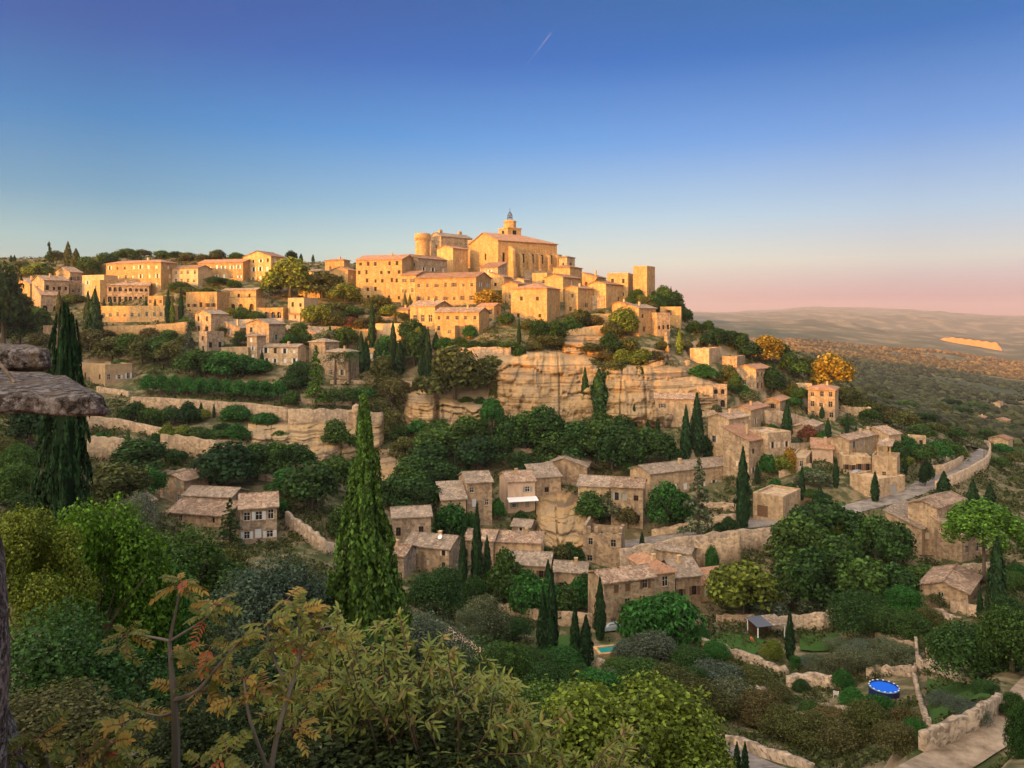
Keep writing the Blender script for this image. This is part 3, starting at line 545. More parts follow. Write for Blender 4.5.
# ---------------------------------------------------------------- cliffs: bedded limestone faces
def cliff(label, top, bot, seed, out=2.0, bulge=2.2, name='cliff'):
    xs = np.arange(top[0][0], top[-1][0] + .1, 1.0); n = len(xs); nv = 46
    ty = np.interp(xs, *zip(*top)) + fbm(xs / 9, xs * 0, 3, seed) * 4; by = np.interp(xs, *zip(*bot))
    A = np.array([tuple(at(x, y, 60, ground0)) for x, y in zip(xs, ty)]); B = np.array([tuple(at(x, y, 60, ground0)) for x, y in zip(xs, by)])
    for M in (A, B):
        for _ in range(14): M[1:-1] = (M[:-2] + 2 * M[1:-1] + M[2:]) / 4
    B[:, 2] -= 1.5
    v = np.linspace(0, 1, nv)[:, None]; x = xs[None, :] / 6.0
    Z = B[None, :, 2] * (1 - v) + A[None, :, 2] * v
    t = v ** bulge
    dz = fbm(x * .16, v * .8, 3, seed + 1)
    def beds(freq, sd):
        lay = Z * freq + dz * .9 + x * .03; st = np.floor(lay); fr = lay - st; hsh = np.sin(st * 12.9898 + sd) * 43758.5; hsh = hsh - np.floor(hsh)
        h2 = np.sin((st - 1) * 12.9898 + sd) * 43758.5; h2 = h2 - np.floor(h2); q = np.clip(fr * 6, 0, 1); return hsh * q + h2 * (1 - q) - .7 * np.exp(-(fr / .08) ** 2)
    brk = fbm(x * .30 + 3, v * 2.2, 3, seed + 4)
    rel = out + beds(.24, seed) * 2.6 * (.8 + .8 * brk) + beds(.75, seed + 3) * .9 + fbm(x * .16, v * 7, 4, seed + 2) * 2.0 + fbm(x * 1.1, v * 30, 3, seed + 5) * .55 + fbm(x * .45, v * 1.2, 3, seed + 8) * 1.6
    cr = np.abs(fbm(x * .22 + 7, v * .3, 2, seed + 3)); rel -= np.clip(.03 - cr, 0, 1) * 90; cr2 = np.abs(fbm(x * .6 + 1, v * .7, 2, seed + 13)); rel -= np.clip(.02 - cr2, 0, 1) * 50; blk = np.floor(x * .55 + dz * 2) * 7.3 + np.floor(Z * .33 + dz) * 3.1 + seed; rel += (np.sin(blk * 91.7) * .5 + .5) * 1.3
    edge = np.clip(np.minimum(np.arange(n), np.arange(n)[::-1]) / 5.0, 0, 1)[None, :]; rel = rel * edge - 1.5 * (1 - edge)
    rel = rel * np.clip((1 - v) * 14, .1, 1)
    XY = B[None, :, :2] * (1 - t[..., None]) + A[None, :, :2] * t[..., None]
    dn = XY / np.linalg.norm(XY, axis=-1, keepdims=True); XY = XY - dn * rel[..., None]
    V = np.concatenate([XY, Z[..., None]], -1)
    back = V[-1:].copy(); back[..., :2] += dn[-1:] * 6; back[..., 2] -= .8
    bot_ = V[:1].copy(); bot_[..., 2] -= 4; bot_[..., :2] += dn[:1] * 3
    V = np.concatenate([bot_, V, back]); o = link(name, np_mesh(name, V.reshape(-1, 3), grid_faces(nv + 2, n), ROCK)); struct(o); o['label'] = label
cliff('great bedded ochre cliff below the tall blank house', [(488,360),(505,352),(545,348),(585,352),(606,366)], [(488,405),(505,418),(530,432),(560,432),(585,420),(606,412)], 3)
cliff('sunlit ochre cliff above the cottage', [(602,362),(625,360),(655,362),(690,368),(722,384)], [(602,420),(630,428),(655,420),(690,408),(722,398)], 8, 2.4)
cliff('low pale rock face with an overhang', [(436,402),(452,398),(486,402)], [(436,425),(455,445),(486,446)], 12, 2.5)
cliff('rock face behind the dull creeper', [(404,392),(420,384),(438,390)], [(404,420),(420,432),(438,428)], 15)
cliff('bedded rock under the rampart', [(248,420),(290,414),(340,416),(384,412)], [(248,446),(290,450),(330,458),(384,446)], 18, 1.6)
cliff('broken rock face in the dark trees', [(376,452),(395,448),(418,456)], [(376,474),(395,482),(418,480)], 21, 1.4)
cliff('rock crest at the outer end of the village', [(664,322),(676,314),(690,316),(700,332)], [(664,350),(676,362),(690,360),(700,352)], 25, 2.6)
cliff('sunlit rock band under the turret house', [(560,334),(580,330),(606,336)], [(560,350),(580,352),(606,352)], 28, 1.2)
cliff('rough rock under the rose house', [(536,492),(560,488),(582,494),(600,508)], [(536,528),(560,545),(582,542),(600,538)], 31, 1.8)
cliff('orange rock under the roadside house', [(922,574),(945,568),(975,572)], [(922,596),(945,604),(975,600)], 34, 1.4)
cliff('rock slope under the garden wall', [(640,346),(655,350),(668,352)], [(640,366),(655,368),(668,364)], 37, 1.2)
cliff('ledges under the lower terrace wall', [(190,430),(215,428),(246,430)], [(190,446),(215,450),(246,452)], 41, 1.0)
def ochre():                             # the far quarry face catching the last sun
    P = at(975, 346, 3000, ground0); m = MB(); k = P.y / F
    xs = np.linspace(-29, 29, 40); top = []
    for j, x in enumerate(xs):
        h = (8.5 - abs(x + 20) * .10 + .5 * math.sin(j * 1.1)) * k * max(0.1, min(1, (29 - abs(x)) / 3)); top.append((x * k, 0.0, h - (x + 29) * .02 * k))
    for (x0, y0, z0), (x1, y1, z1) in zip(top[:-1], top[1:]):
        m.quad((x0, y0, -40), (x1, y1, -40), (x1, y1 + 30, z1), (x0, y0 + 30, z0)); m.quad((x0, y0 + 30, z0), (x1, y1 + 30, z1), (x1, y1 + 260, z1 - 45), (x0, y0 + 260, z0 - 45))
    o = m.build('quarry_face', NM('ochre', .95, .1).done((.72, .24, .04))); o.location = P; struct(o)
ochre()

# ---------------------------------------------------------------- roads
def road(name, P, half, mat, label):
    V = []; n = len(P)
    for k in range(n):
        d = P[min(k + 1, n - 1)] - P[max(k - 1, 0)]; nn = np.array((-d[1], d[0])) / (math.hypot(d[0], d[1]) + 1e-9)
        for q in (-1, -.5, 0, .5, 1): V.append((P[k][0] + nn[0] * half * q, P[k][1] + nn[1] * half * q, P[k][2] + .06 - .05 * q * q))
    o = link(name, np_mesh(name, V, grid_faces(n, 5), mat, True)); struct(o); o['label'] = label
road('road', VILLAGE_ROAD, 3.0, ASPHALT, 'grey road bending past the houses'); road('dirt_track', TRACK, 1.5, DIRT, 'pale dirt track in the lower corner')
road('lane', LOWER_LANE, 1.6, ASPHALT, 'dark lane at the bottom edge'); road('lane', ALLEY, 1.7, ASPHALT, 'short grey alley')
def forecourt():
    pts = [(737,529),(748,519),(768,522),(790,530),(772,533)]; P = [at(x, y) for x, y in pts]
    m = MB(); z = max(p.z for p in P) ; c = sum((p for p in P), Vector()) / 5
    m.prism([(p.x, p.y, p.z + .12) for p in P], (0, 0, -.5)); struct(m.build('forecourt_pavement', ASPHALT))
forecourt()
def pool_terrace():
    P = [at(x, y) for x, y in ((774,499),(812,500),(818,484),(784,481))]; z = max(p.z for p in P) * .5 + min(p.z for p in P) * .5 + .5; m = MB()
    m.prism([(p.x, p.y, z) for p in P], (0, 0, -3)); struct(m.build('terrace_pavement', STONE[2]))
pool_terrace()

# ---------------------------------------------------------------- walls
WALLS = []
def wall(label, lm, pts, h, th=.6, mat=None, name='stone_wall', ragged=.25, dmin=60, seed=1, up=None, group=None):
    P = [at(x, y, dmin) for x, y in pts]; Q = smooth_path([tuple(p) for p in P], 6) if len(P) > 2 else np.array([np.array(P[0]) * (1 - t) + np.array(P[1]) * t for t in np.linspace(0, 1, 8)])
    n = len(Q); V = []; hs = np.array([h] * n, float) if isinstance(h, (int, float)) else np.interp(np.linspace(0, 1, n), np.linspace(0, 1, len(h)), h)
    c = Q[0].copy(); rng = np.random.default_rng(seed + len(label))
    tz = Q[:, 2] + hs
    for _ in range(3): tz[1:-1] = (tz[:-2] + tz[1:-1] * 2 + tz[2:]) / 4
    for k in range(n):
        d = Q[min(k + 1, n - 1)] - Q[max(k - 1, 0)]; nn = np.array((-d[1], d[0], 0)) / (math.hypot(d[0], d[1]) + 1e-9); nn = nn * (1 if nn[1] > 0 else -1)
        top = tz[k] + rng.uniform(-1, 1) * ragged; a = Q[k]
        for off, z in ((0, a[2] - 2.5), (.05 * hs[k], top), (.05 * hs[k] + th, top), (th, a[2] - 2.5)): V.append((a[0] + nn[0] * off - c[0], a[1] + nn[1] * off - c[1], z - c[2]))
    Fc = []
    for k in range(n - 1):
        for j in range(4): Fc.append((k * 4 + j, k * 4 + (j + 1) % 4, (k + 1) * 4 + (j + 1) % 4, (k + 1) * 4 + j))
    Fc += [(3, 2, 1, 0), tuple((n - 1) * 4 + k for k in range(4))]
    o = link(name, np_mesh(name, V, Fc, mat or DRY)); o.location = c; tag(o, label, 'wall', group)
    xs = [p[0] for p in pts]; ys = [p[1] for p in pts]; WALLS.append(dict(lm=lm, bbox=(min(xs), min(ys) - 12, max(xs), max(ys)), D=float(np.mean(Q[:, 1]))))
    return o
wall('long pale retaining wall below the clipped plane tree row', 'the long pale retaining wall', [(130,409),(170,412),(215,416),(255,420),(287,425)], [3.4,3.8,4.0,4.4,4.6], .8, STONE[0], 'retaining_wall', .1)
wall('pale rampart wall ending at a small round turret', 'the pale rampart', [(288,428),(320,430),(350,432),(384,434)], [5.0,5.6,6.2,6.2], .9, STONE[0], 'retaining_wall', .3)
wall('lower terrace wall just beyond the rock slab', 'the lower terrace wall', [(86,428),(120,430),(162,440)], [3.0,2.6,2.6], .7, STONE[0])
wall('wide pinkish terrace wall left of the round dark tree', 'the wide pinkish wall', [(87,458),(104,460),(124,462)], 5.0, .8, STONE[0])
wall('tall terrace wall right of the round dark tree', 'the tall terrace wall', [(160,452),(185,456),(216,462)], [4.0,4.6,4.6], .8, STONE[0])
wall('long hotel garden wall below the slim cypresses', 'the long hotel garden wall', [(98,335),(130,336),(160,335),(186,334)], [3.0,3.6,4.0,4.2], .7, STONE[1])
wall('pale garden wall under the turret house', 'the pale garden wall', [(455,362),(482,362),(511,362)], [4.2,4.6,4.6], .7, STONE[0])
wall('sunlit rampart under the narrow house', 'the sunlit rampart', [(566,342),(585,340),(606,336)], [3.6,4.2,4.0], .8, STONE[1])
wall('upper sunlit rampart beside the narrow house', 'the upper sunlit rampart', [(580,324),(598,324),(618,322)], [3.2,3.6,3.0], .8, STONE[1])
wall('long rough retaining wall carrying the village road', 'the village road wall', [(622,576),(650,570),(700,561),(745,552),(792,546)], [5.2,5.2,5.4,4.6,3.6], .9, STONE[3], 'retaining_wall')
wall('low sandy wall above the village road below the cedar', 'the sandy roadside wall', [(652,537),(680,533),(705,529),(737,524)], [1.6,2.0,2.2,2.2], .6, STONE[0])
wall('tall crumbling lit wall below the village road', 'the crumbling lit wall', [(694,572),(715,571),(742,563)], [6.0,5.6,6.4], 1.2, STONE[0], 'retaining_wall', .6)
wall('outer parapet wall of the road bend', 'the road bend parapet', [(938,492),(958,484),(978,474),(990,464),(991,450),(986,444)], [2.6,2.6,2.8,3.0,2.6,1.6], .6, STONE[0], ragged=.06)
wall('curved hedge wall inside the road bend', 'the hedge wall', [(928,474),(945,474),(957,468),(964,461)], [2.2,2.6,2.4,1.6], .6, STONE[0], ragged=.06)
wall('pale garden wall with a square end beside the lone garden cypress', 'the pale field wall', [(770,634),(800,631),(826,629),(836,624)], [2.6,2.6,2.8,3.2], .5, DRY)
wall('broken field wall climbing from the pale wall towards the corner post', 'the broken field wall', [(838,626),(858,636),(880,640),(912,644)], [2.4,1.6,1.2,1.6], .6, DRY, ragged=.5)
wall('short upright field wall with a square post by the grass plot', 'the upright field wall', [(918,648),(919,662),(917,672)], [1.6,.9,.5], .4, DRY, ragged=.2)
wall('rubble wall running down from the blue pool', 'the rubble pool wall', [(916,676),(920,694),(926,714),(932,728)], [.6,.6,.6,.6], .4, DRY, ragged=.3)
wall('low wall of dry stones behind the blue pool', 'the low wall behind the pool', [(866,680),(890,676),(914,676)], [1.6,1.2,1.2], .5, DRY)
wall('curved dry stone wall along the dirt track', 'the curved track wall', [(1004,706),(1000,716),(982,730),(955,744),(925,754)], [1.0,1.5,1.7,1.7,1.3], .5, DRY, ragged=.16, dmin=40)
wall('rubble wall on the slope below the grass plot', 'the upper track wall', [(921,668),(945,674),(975,684)], [1.4,1.2,1.2], .6, DRY, ragged=.4)
wall('leaning rubble wall crossing the garden slope below the shed', 'the leaning rubble wall', [(696,644),(720,654),(750,664),(785,676)], [1.0,1.2,1.2,1.0], .8, DRY, ragged=.4)
wall('rubble terrace wall left of the white chairs', 'the rubble terrace wall', [(790,690),(815,688),(842,690)], 1.6, .8, DRY, ragged=.4)
wall('broken wall below the old olive bushes', 'the broken low wall', [(736,694),(752,700),(770,702)], 1.4, .8, DRY, ragged=.4)
wall('garden wall below the small cottage behind the cypress pair', 'the cypress garden wall', [(498,614),(520,618),(545,624),(592,628)], [1.8,2.0,2.2,2.4], .6, STONE[0])
wall('brick topped wall beside the short alley', 'the alley wall', [(448,640),(468,653),(492,668)], [1.6,1.6,1.6], .5, STONE[4])
wall('stepped old wall with an arch left of the tall bright cypress', 'the stepped old wall', [(284,528),(300,538),(322,552),(345,558),(382,562)], [3.0,2.4,2.6,2.2,2.0], .7, STONE[3], ragged=.4)
wall('small shaded wall above the green ivy bank', 'the ivy bank wall', [(470,452),(500,458),(540,462),(560,464)], [3.2,3.2,3.0,2.6], .7, STONE[0])
wall('wall with niches between the wide barn and dark trees', 'the niche wall', [(545,470),(570,469),(590,468)], 2.0, .6, STONE[0])
wall('yard wall below the upper villa', 'the yard wall', [(766,428),(785,426),(810,430)], [5.0,4.0,3.4], .7, STONE[0])
wall('low terrace wall below the roadside house', 'the pine terrace wall', [(946,578),(970,574),(1000,570)], 1.6, .6, DRY)
wall('small wall below the tiny orange rock', 'the small lower wall', [(930,618),(945,622),(962,628)], 1.6, .6, DRY)
wall('low wall below the annexed palms', 'the palm terrace wall', [(330,384),(365,384),(395,382)], 1.2, .5, STONE[0])
wall('lane wall along the bottom edge', 'the bottom lane wall', [(712,740),(740,750),(775,762),(810,772)], [.8,1.0,1.0,.8], .6, DRY, dmin=40, ragged=.2)
for lab_, lm_, pts_, h_ in (
 ('short terrace wall at the top of the wood below the flat villa', 'the flat villa wall', [(96,392),(112,394),(128,397)], 1.6),
 ('mossy terrace wall under the blackish trees left of centre', 'the mossy terrace wall', [(196,468),(222,472),(248,474)], 1.8),
 ('crooked terrace wall right of the blackish trees', 'the crooked terrace wall', [(258,480),(280,484),(304,490)], 1.6),
 ('garden wall beneath the bright feathery conifer', 'the conifer garden wall', [(292,402),(320,405),(352,406)], 1.4),
 ('sunlit wall strip beside the orange terraces', 'the sunlit wall strip', [(228,326),(250,326),(284,325)], 2.4),
 ('sunlit terrace wall under the small pale cube house', 'the lit terrace wall', [(286,330),(312,331),(346,332)], 1.8),
 ('upper terrace wall among shrubs below the great row', 'the shrub terrace wall', [(358,318),(380,320),(404,322)], 1.6),
 ('lower terrace wall among shrubs below the great row', 'the lower shrub wall', [(352,330),(378,333),(404,334)], 1.6),
 ('wall at the foot of the dark cypress clump', 'the cypress clump wall', [(384,384),(405,386),(432,388)], 1.6),
 ('broken wall beneath the rock under the rose house', 'the rock foot wall', [(540,548),(560,550),(584,548)], 1.6),
 ('garden wall behind the spreading cedar', 'the cedar garden wall', [(690,508),(712,510),(738,512)], 1.8),
 ('terrace wall left of the garage block', 'the garage side wall', [(700,522),(722,522),(748,520)], 1.6),
 ('low wall around the covered pool terrace', 'the pool terrace wall', [(770,500),(790,500),(812,499)], 1.2),
 ('stepped wall below the bright yellow vine', 'the vine stair wall', [(780,478),(795,474),(812,470)], 1.6),
 ('terrace wall under the lane house', 'the lane house wall', [(786,450),(805,450),(828,449)], 1.8),
 ('yard wall under the arches and loggia', 'the loggia yard wall', [(700,418),(722,416),(748,416)], 1.8),
 ('garden wall below the yellowish green tree', 'the tree garden wall', [(716,622),(738,622),(762,622)], 1.2),
 ('upper orchard wall over the grey olives', 'the orchard wall', [(872,640),(895,648),(916,650)], 1.2),
 ('field wall on the slope right of the square post', 'the right field wall', [(930,656),(950,660),(972,668)], 1.2),
 ('dry wall on the slope under the turquoise pool', 'the pool slope wall', [(596,668),(620,674),(646,682)], 1.2),
 ('dry wall under the brown scrub left of the blue pool', 'the scrub wall', [(812,712),(838,716),(868,722)], 1.1),
 ('dry wall in the scrub below the compost bin', 'the bin wall', [(764,716),(785,720),(806,724)], 1.0),
 ('terrace wall above the two slim cypresses on the lower right slope', 'the slim cypress wall', [(950,612),(970,616),(992,618)], 1.8),
 ('old terrace wall above the stone house by the golden brown tree', 'the golden tree wall', [(150,478),(168,478),(186,476)], 1.6)):
    wall(lab_, lm_, pts_, h_, .6, DRY if lab_[0] in 'bdcm' else STONE[0], ragged=.2)
def turret():
    P = at(357, 431); k = P.y / F; m = MB()
    m.lathe([(1.3, -3), (1.25, 19 * k), (1.5, 19.5 * k), (1.5, 21 * k), (1.2, 21 * k), (1.0, 26 * k), (0.05, 28 * k)], 20)
    o = m.build('turret', STONE[0]); o.location = P + Vector((0, -1.2, 0)); tag(o, 'small round turret standing at the end of the pale rampart', 'turret')
turret()

# ---------------------------------------------------------------- house builder (local x runs along the right-hand wall, y along the left-hand wall, corner at the origin)
def wall_face(m, axis, L, z0, z1, holes, arch=False, depth=.22):
    pt = (lambda u, z, d=0: (u, d, z)) if axis == 'R' else (lambda u, z, d=0: (d, u, z))
    us = sorted({0, L} | {h[0] for h in holes} | {h[0] + h[2] for h in holes}); zs = sorted({z0, z1} | {h[1] for h in holes} | {h[1] + h[3] for h in holes})
    for i in range(len(us) - 1):
        for j in range(len(zs) - 1):
            uc, zc = (us[i] + us[i + 1]) / 2, (zs[j] + zs[j + 1]) / 2
            if any(h[0] < uc < h[0] + h[2] and h[1] < zc < h[1] + h[3] for h in holes): continue
            m.quad(pt(us[i], zs[j]), pt(us[i + 1], zs[j]), pt(us[i + 1], zs[j + 1]), pt(us[i], zs[j + 1]))
    for u, z, w, h in holes:
        c = [(u, z), (u + w, z), (u + w, z + h), (u, z + h)]
        for k in range(4):
            a, b = c[k], c[(k + 1) % 4]; m.quad(pt(*a), pt(*b), pt(*b, depth), pt(*a, depth))
        if arch:
            r = w / 2; N = 6
            for sgn in (-1, 1):
                corner = (u if sgn < 0 else u + w, z + h); arc = [(u + r + sgn * r * math.cos(t), z + h - r + r * math.sin(t)) for t in np.linspace(0, math.pi / 2, N)]
                for p, q in zip(arc[:-1], arc[1:]): m.add([pt(*corner, .01), pt(*p, .01), pt(*q, .01)], [(0, 1, 2)]); m.quad(pt(*p, .01), pt(*q, .01), pt(*q, depth), pt(*p, depth))
def lay_windows(rows, cols, L, H, s, rng):
    out = []; sh = H / rows
    for r in range(rows):
        for c in range(cols):
            if s.get('few') and rows * cols > 1 and rng.random() < .3: continue
            if s.get('old') and rng.random() < .25: continue
            h = min(1.55, sh * .5); w = min(h * .68, L / cols * .55)
            q_ = rng.uniform(.78, 1.2); h *= q_; w *= rng.uniform(.85, 1.15)
            if s.get('style') == 'a' and r == 0: h = min(2.4, sh * .68); w = min(h * .75, L / cols * .6)
            if s.get('big'): h = min(2.6, sh * .62); w = min(1.5, L / cols * .6)
            j = .22 if s.get('old') or s.get('few') else .10
            u = L * (c + .5) / cols - w / 2 + rng.uniform(-j, j) * L / cols; z = sh * r + sh * (.30 if rows > 1 or s.get('style') != 'a' else .05) + rng.uniform(-j, j) * .5
            if s.get('style') == 'a' and r == 0: z = max(.05, sh * .08)
            u = min(max(u, .25), L - w - .25)
            if w < .25 or any(abs(u - q[0]) < (w + q[2]) * .62 + .02 and abs(z - q[1]) < h for q in out): continue
            out.append((u, z, w, min(h, H - z - .25)))
    return out
def add_windows(root, axis, holes, s, rng, depth=.2):
    sh_key = s.get('shut') or (rng.choice('wbgc') if rng.random() < .55 and s['D'] < 395 and s.get('style') != 'a' else None); fr = FRAME[s.get('frame', rng.choice((0, 0, 1, 2)))]
    for u, z, w, h in holes:
        m = MB(); a = s.get('style') == 'a'
        P = (lambda u_, z_, d: (u_, d, z_)) if axis == 'R' else (lambda u_, z_, d: (d, u_, z_))
        bx = lambda u0, z0, u1, z1, d0, d1, mt: m.box(tuple(min(p, q) for p, q in zip(P(u0, z0, d0), P(u1, z1, d1))), tuple(max(p, q) for p, q in zip(P(u0, z0, d0), P(u1, z1, d1))), mt)
        bx(u, z, u + w, z + h, depth, depth + .03, 0)
        t = .07
        for q in ((u, z, u + t, z + h), (u + w - t, z, u + w, z + h), (u + t, z, u + w - t, z + t), (u + t, z + h - t, u + w - t, z + h)): bx(*q, depth - .05, depth - .003, 1)
        if w > .7: bx(u + w / 2 - .03, z + t, u + w / 2 + .03, z + h - t, depth - .05, depth - .003, 1)
        if h > 1.2: bx(u + t, z + h * .6, u + w / 2 - .03, z + h * .6 + .05, depth - .045, depth - .004, 1); bx(u + w / 2 + .03, z + h * .6, u + w - t, z + h * .6 + .05, depth - .045, depth - .004, 1)
        wo = m.build('window', [GLASS, fr], root)
        if not a and s['D'] < 215:
            q = MB(); c0, c1 = P(u - .08, z - .1, -.07), P(u + w + .08, z, .02); q.box(tuple(map(min, c0, c1)), tuple(map(max, c0, c1))); q.build('sill', STONE[1], wo)
        if sh_key and not a and rng.random() < (.85 if s.get('shut') else .6):
            closed = rng.random() < (.55 if sh_key in 'cg' else .25)
            for sd in (0, 1):
                q = MB()
                if closed: u0, u1, d0, d1 = (u + .01 + sd * w / 2, u + w / 2 + sd * w / 2 - .01, .06, .10)
                else: u0, u1, d0, d1 = ((u - w / 2 - .02, u - .02) if sd == 0 else (u + w + .02, u + w * 1.5 + .02)) + (-.06, -.01)
                c0, c1 = P(u0, z + .01, d0), P(u1, z + h - .01, d1); q.box(tuple(map(min, c0, c1)), tuple(map(max, c0, c1))); q.build('shutter', SHUT[sh_key], wo)
def roof_polys(kind, wR, wL, H, pitch, oh=.4):
    x0, x1, y0, y1 = -oh, wR + oh, -oh, wL + oh
    if kind == 'gx':
        ym = wL / 2; rz = H + pitch * wL / 2; ez = H - pitch * oh
        return [[(x0, y0, ez), (x1, y0, ez), (x1, ym, rz), (x0, ym, rz)], [(x0, ym, rz), (x1, ym, rz), (x1, y1, ez), (x0, y1, ez)]], rz
    if kind == 'gy':
        xm = wR / 2; rz = H + pitch * wR / 2; ez = H - pitch * oh
        return [[(x0, y1, ez), (x0, y0, ez), (xm, y0, rz), (xm, y1, rz)], [(xm, y1, rz), (xm, y0, rz), (x1, y0, ez), (x1, y1, ez)]], rz
    if kind == 'sx': return [[(x0, y0, H - pitch * oh), (x1, y0, H - pitch * oh), (x1, y1, H + pitch * (wL + oh)), (x0, y1, H + pitch * (wL + oh))]], H + pitch * wL
    if kind == 'sy': return [[(x0, y1, H - pitch * oh), (x0, y0, H - pitch * oh), (x1, y0, H + pitch * (wR + oh)), (x1, y1, H + pitch * (wR + oh))]], H + pitch * wR
    if kind == 'hip':
        ez = H - pitch * oh
        if wR > wL:
            rz = H + pitch * wL / 2; hw = wL / 2; a, b = (hw, hw, rz), (wR - hw, hw, rz)
            return [[(x0, y0, ez), (x1, y0, ez), b, a], [(x1, y1, ez), (x0, y1, ez), a, b], [(x0, y1, ez), (x0, y0, ez), a], [(x1, y0, ez), (x1, y1, ez), b]], rz
        rz = H + pitch * wR / 2; hw = wR / 2; a, b = (hw, hw, rz), (hw, wL - hw, rz)
        return [[(x0, y1, ez), (x0, y0, ez), a, b], [(x1, y0, ez), (x1, y1, ez), b, a], [(x0, y0, ez), (x1, y0, ez), a], [(x1, y1, ez), (x0, y1, ez), b]], rz
    return [], H
def house(s, k):
    rng = random.Random(k * 7 + 3); root = empty(s['name'], s['P'], s['rz']); tag(root, s['label'], 'ruin' if s['roof'] == 'none' else 'house')
    wL, wR, H = s['wL'], s['wR'], max(s['hh'], 2.0); kind = s['roof']; pitch = s.get('pitch', .30 if s['D'] > 210 else .34)
    m = MB(); hl = lay_windows(*s['wl'], wL, H, s, rng) if s['wl'] and s.get('garage') != 'L' else []; hr = lay_windows(*s['wr'], wR, H, s, rng) if s['wr'] and s.get('garage') != 'R' else []
    arch = s.get('style') == 'a'; dep = .6 if arch else .24
    g = s.get('garage')
    if g == 'L': hl = [(wL * .5, .15, min(3.6, wL * .36), min(2.6, H * .62))]
    if g == 'R': hr = [(wR * .42, .15, min(2.6, wR * .4), min(2.4, H * .62))]
    wall_face(m, 'L', wL, -4, H, hl, arch, dep); wall_face(m, 'R', wR, -4, H, hr, arch, dep)
    m.quad((wR, 0, -4), (wR, wL, -4), (wR, wL, H), (wR, 0, H)); m.quad((wR, wL, -4), (0, wL, -4), (0, wL, H), (wR, wL, H))
    polys, rz = roof_polys(kind, wR, wL, H, pitch)
    if kind == 'gx':
        for x in (0, wR): m.add([(x, 0, H), (x, wL, H), (x, wL / 2, rz)], [(0, 1, 2)])
    if kind == 'gy':
        for y in (0, wL): m.add([(0, y, H), (wR, y, H), (wR / 2, y, rz)], [(0, 1, 2)])
    if kind == 'sx':
        for x in (0, wR): m.add([(x, 0, H), (x, wL, H), (x, wL, rz)], [(0, 1, 2)])
        m.quad((0, wL, H), (wR, wL, H), (wR, wL, rz), (0, wL, rz))
    if kind == 'sy':
        for y in (0, wL): m.add([(0, y, H), (wR, y, H), (wR, y, rz)], [(0, 1, 2)])
        m.quad((wR, 0, H), (wR, wL, H), (wR, wL, rz), (wR, 0, rz))
    if kind == 'flat':
        t = .35; hp = .5
        for a, b in (((-.02, -.02, H), (wR + .02, t, H + hp)), ((-.02, wL - t, H), (wR + .02, wL + .02, H + hp)), ((-.02, t, H), (t, wL - t, H + hp)), ((wR - t, t, H), (wR + .02, wL - t, H + hp))): m.box(a, b)
        m.quad((0, 0, H), (wR, 0, H), (wR, wL, H), (0, wL, H))
    if kind == 'none':                   # broken wall tops and inner faces of a ruin
        for u in np.arange(.0, wL - .6, .8): m.box((.01, u, H - .01), (.6, u + .8, H + rng.choice((0.1, .4, .9, 1.5))))
        for u in np.arange(.65, wR - .6, .8): m.box((u, .01, H - .01), (u + .8, .6, H + rng.choice((0.1, .4, .9))))
        m.quad((.6, 0, 0), (.6, wL, 0), (.6, wL, H), (.6, 0, H)); m.box((.6, wL - .6, 0), (wR, wL - .01, H + 1.6))
    mt = 5 if s['mat'] == 1 and s['P'].z < -9 else s['mat']  # below the sun line: same stone without the sunset orange
    w = m.build('wall', STONE[mt], root)
    if polys:
        r = MB()
        for p in polys: r.prism([(x, y, z + .17) for x, y, z in p], (0, 0, -.2))
        if kind in ('gx', 'gy', 'hip') and len(polys) >= 2:
            if kind == 'gx' : r.tube([(-.4, wL / 2, rz + .17), (wR + .4, wL / 2, rz + .17)], [.13, .13], 6)
            elif kind == 'gy': r.tube([(wR / 2, -.4, rz + .17), (wR / 2, wL + .4, rz + .17)], [.13, .13], 6)
        ro = r.build('roof', ROOF[s['rf']], root)
        for j in range(s.get('chim', 1 if rng.random() < .35 else 0)):
            q = MB(); cx = wR * (.3 + .4 * ((j * .62 + .3) % 1)); cy = wL * (.35 + .3 * ((j * .5) % 1)); zc = rz - .9
            q.box((cx - .35, cy - .3, zc - .6), (cx + .35, cy + .3, rz + .9)); q.box((cx - .42, cy - .37, rz + .9), (cx + .42, cy + .37, rz + 1.02)); q.build('chimney', STONE[2], ro)
        if s.get('dish'):
            q = MB(); q.lathe([(0.05, 0), (.3, .06), (.5, .2), (.48, .22), (.28, .09), (.04, .04)], 14, cap=True); o = q.build('satellite_dish', WHITE, ro)
            o.location = (wR * .3, wL * .3, H + pitch * min(wR, wL) * .35 + .5); o.rotation_euler = (R(60), 0, R(-30) - s['rz'])
    if g:
        axis, hs, L = ('L', hl, 'L') if g == 'L' else ('R', hr, 'R'); u, z, ww, h = hs[0]; q = MB()
        for j in range(6):
            d0, d1 = .12, .17; zz = z + h * j / 6
            q.box(*((((d0, u, zz), (d1, u + ww, zz + h / 6 - .02))) if axis == 'L' else (((u, d0, zz), (u + ww, d1, zz + h / 6 - .02)))))
        q.build('garage_door', WOOD if g == 'L' else FRAME[1], root)
    else:
        add_windows(root, 'L', hl, s, rng, dep - .04); add_windows(root, 'R', hr, s, rng, dep - .04)
    if s.get('awn'):
        q = MB(); q.prism([(-.3, -2.2, H * .42), (wR + .3, -2.2, H * .42), (wR + .3, -.03, H * .50), (-.3, -.03, H * .50)], (0, 0, -.1)); q.build('awning', WHITE, root)
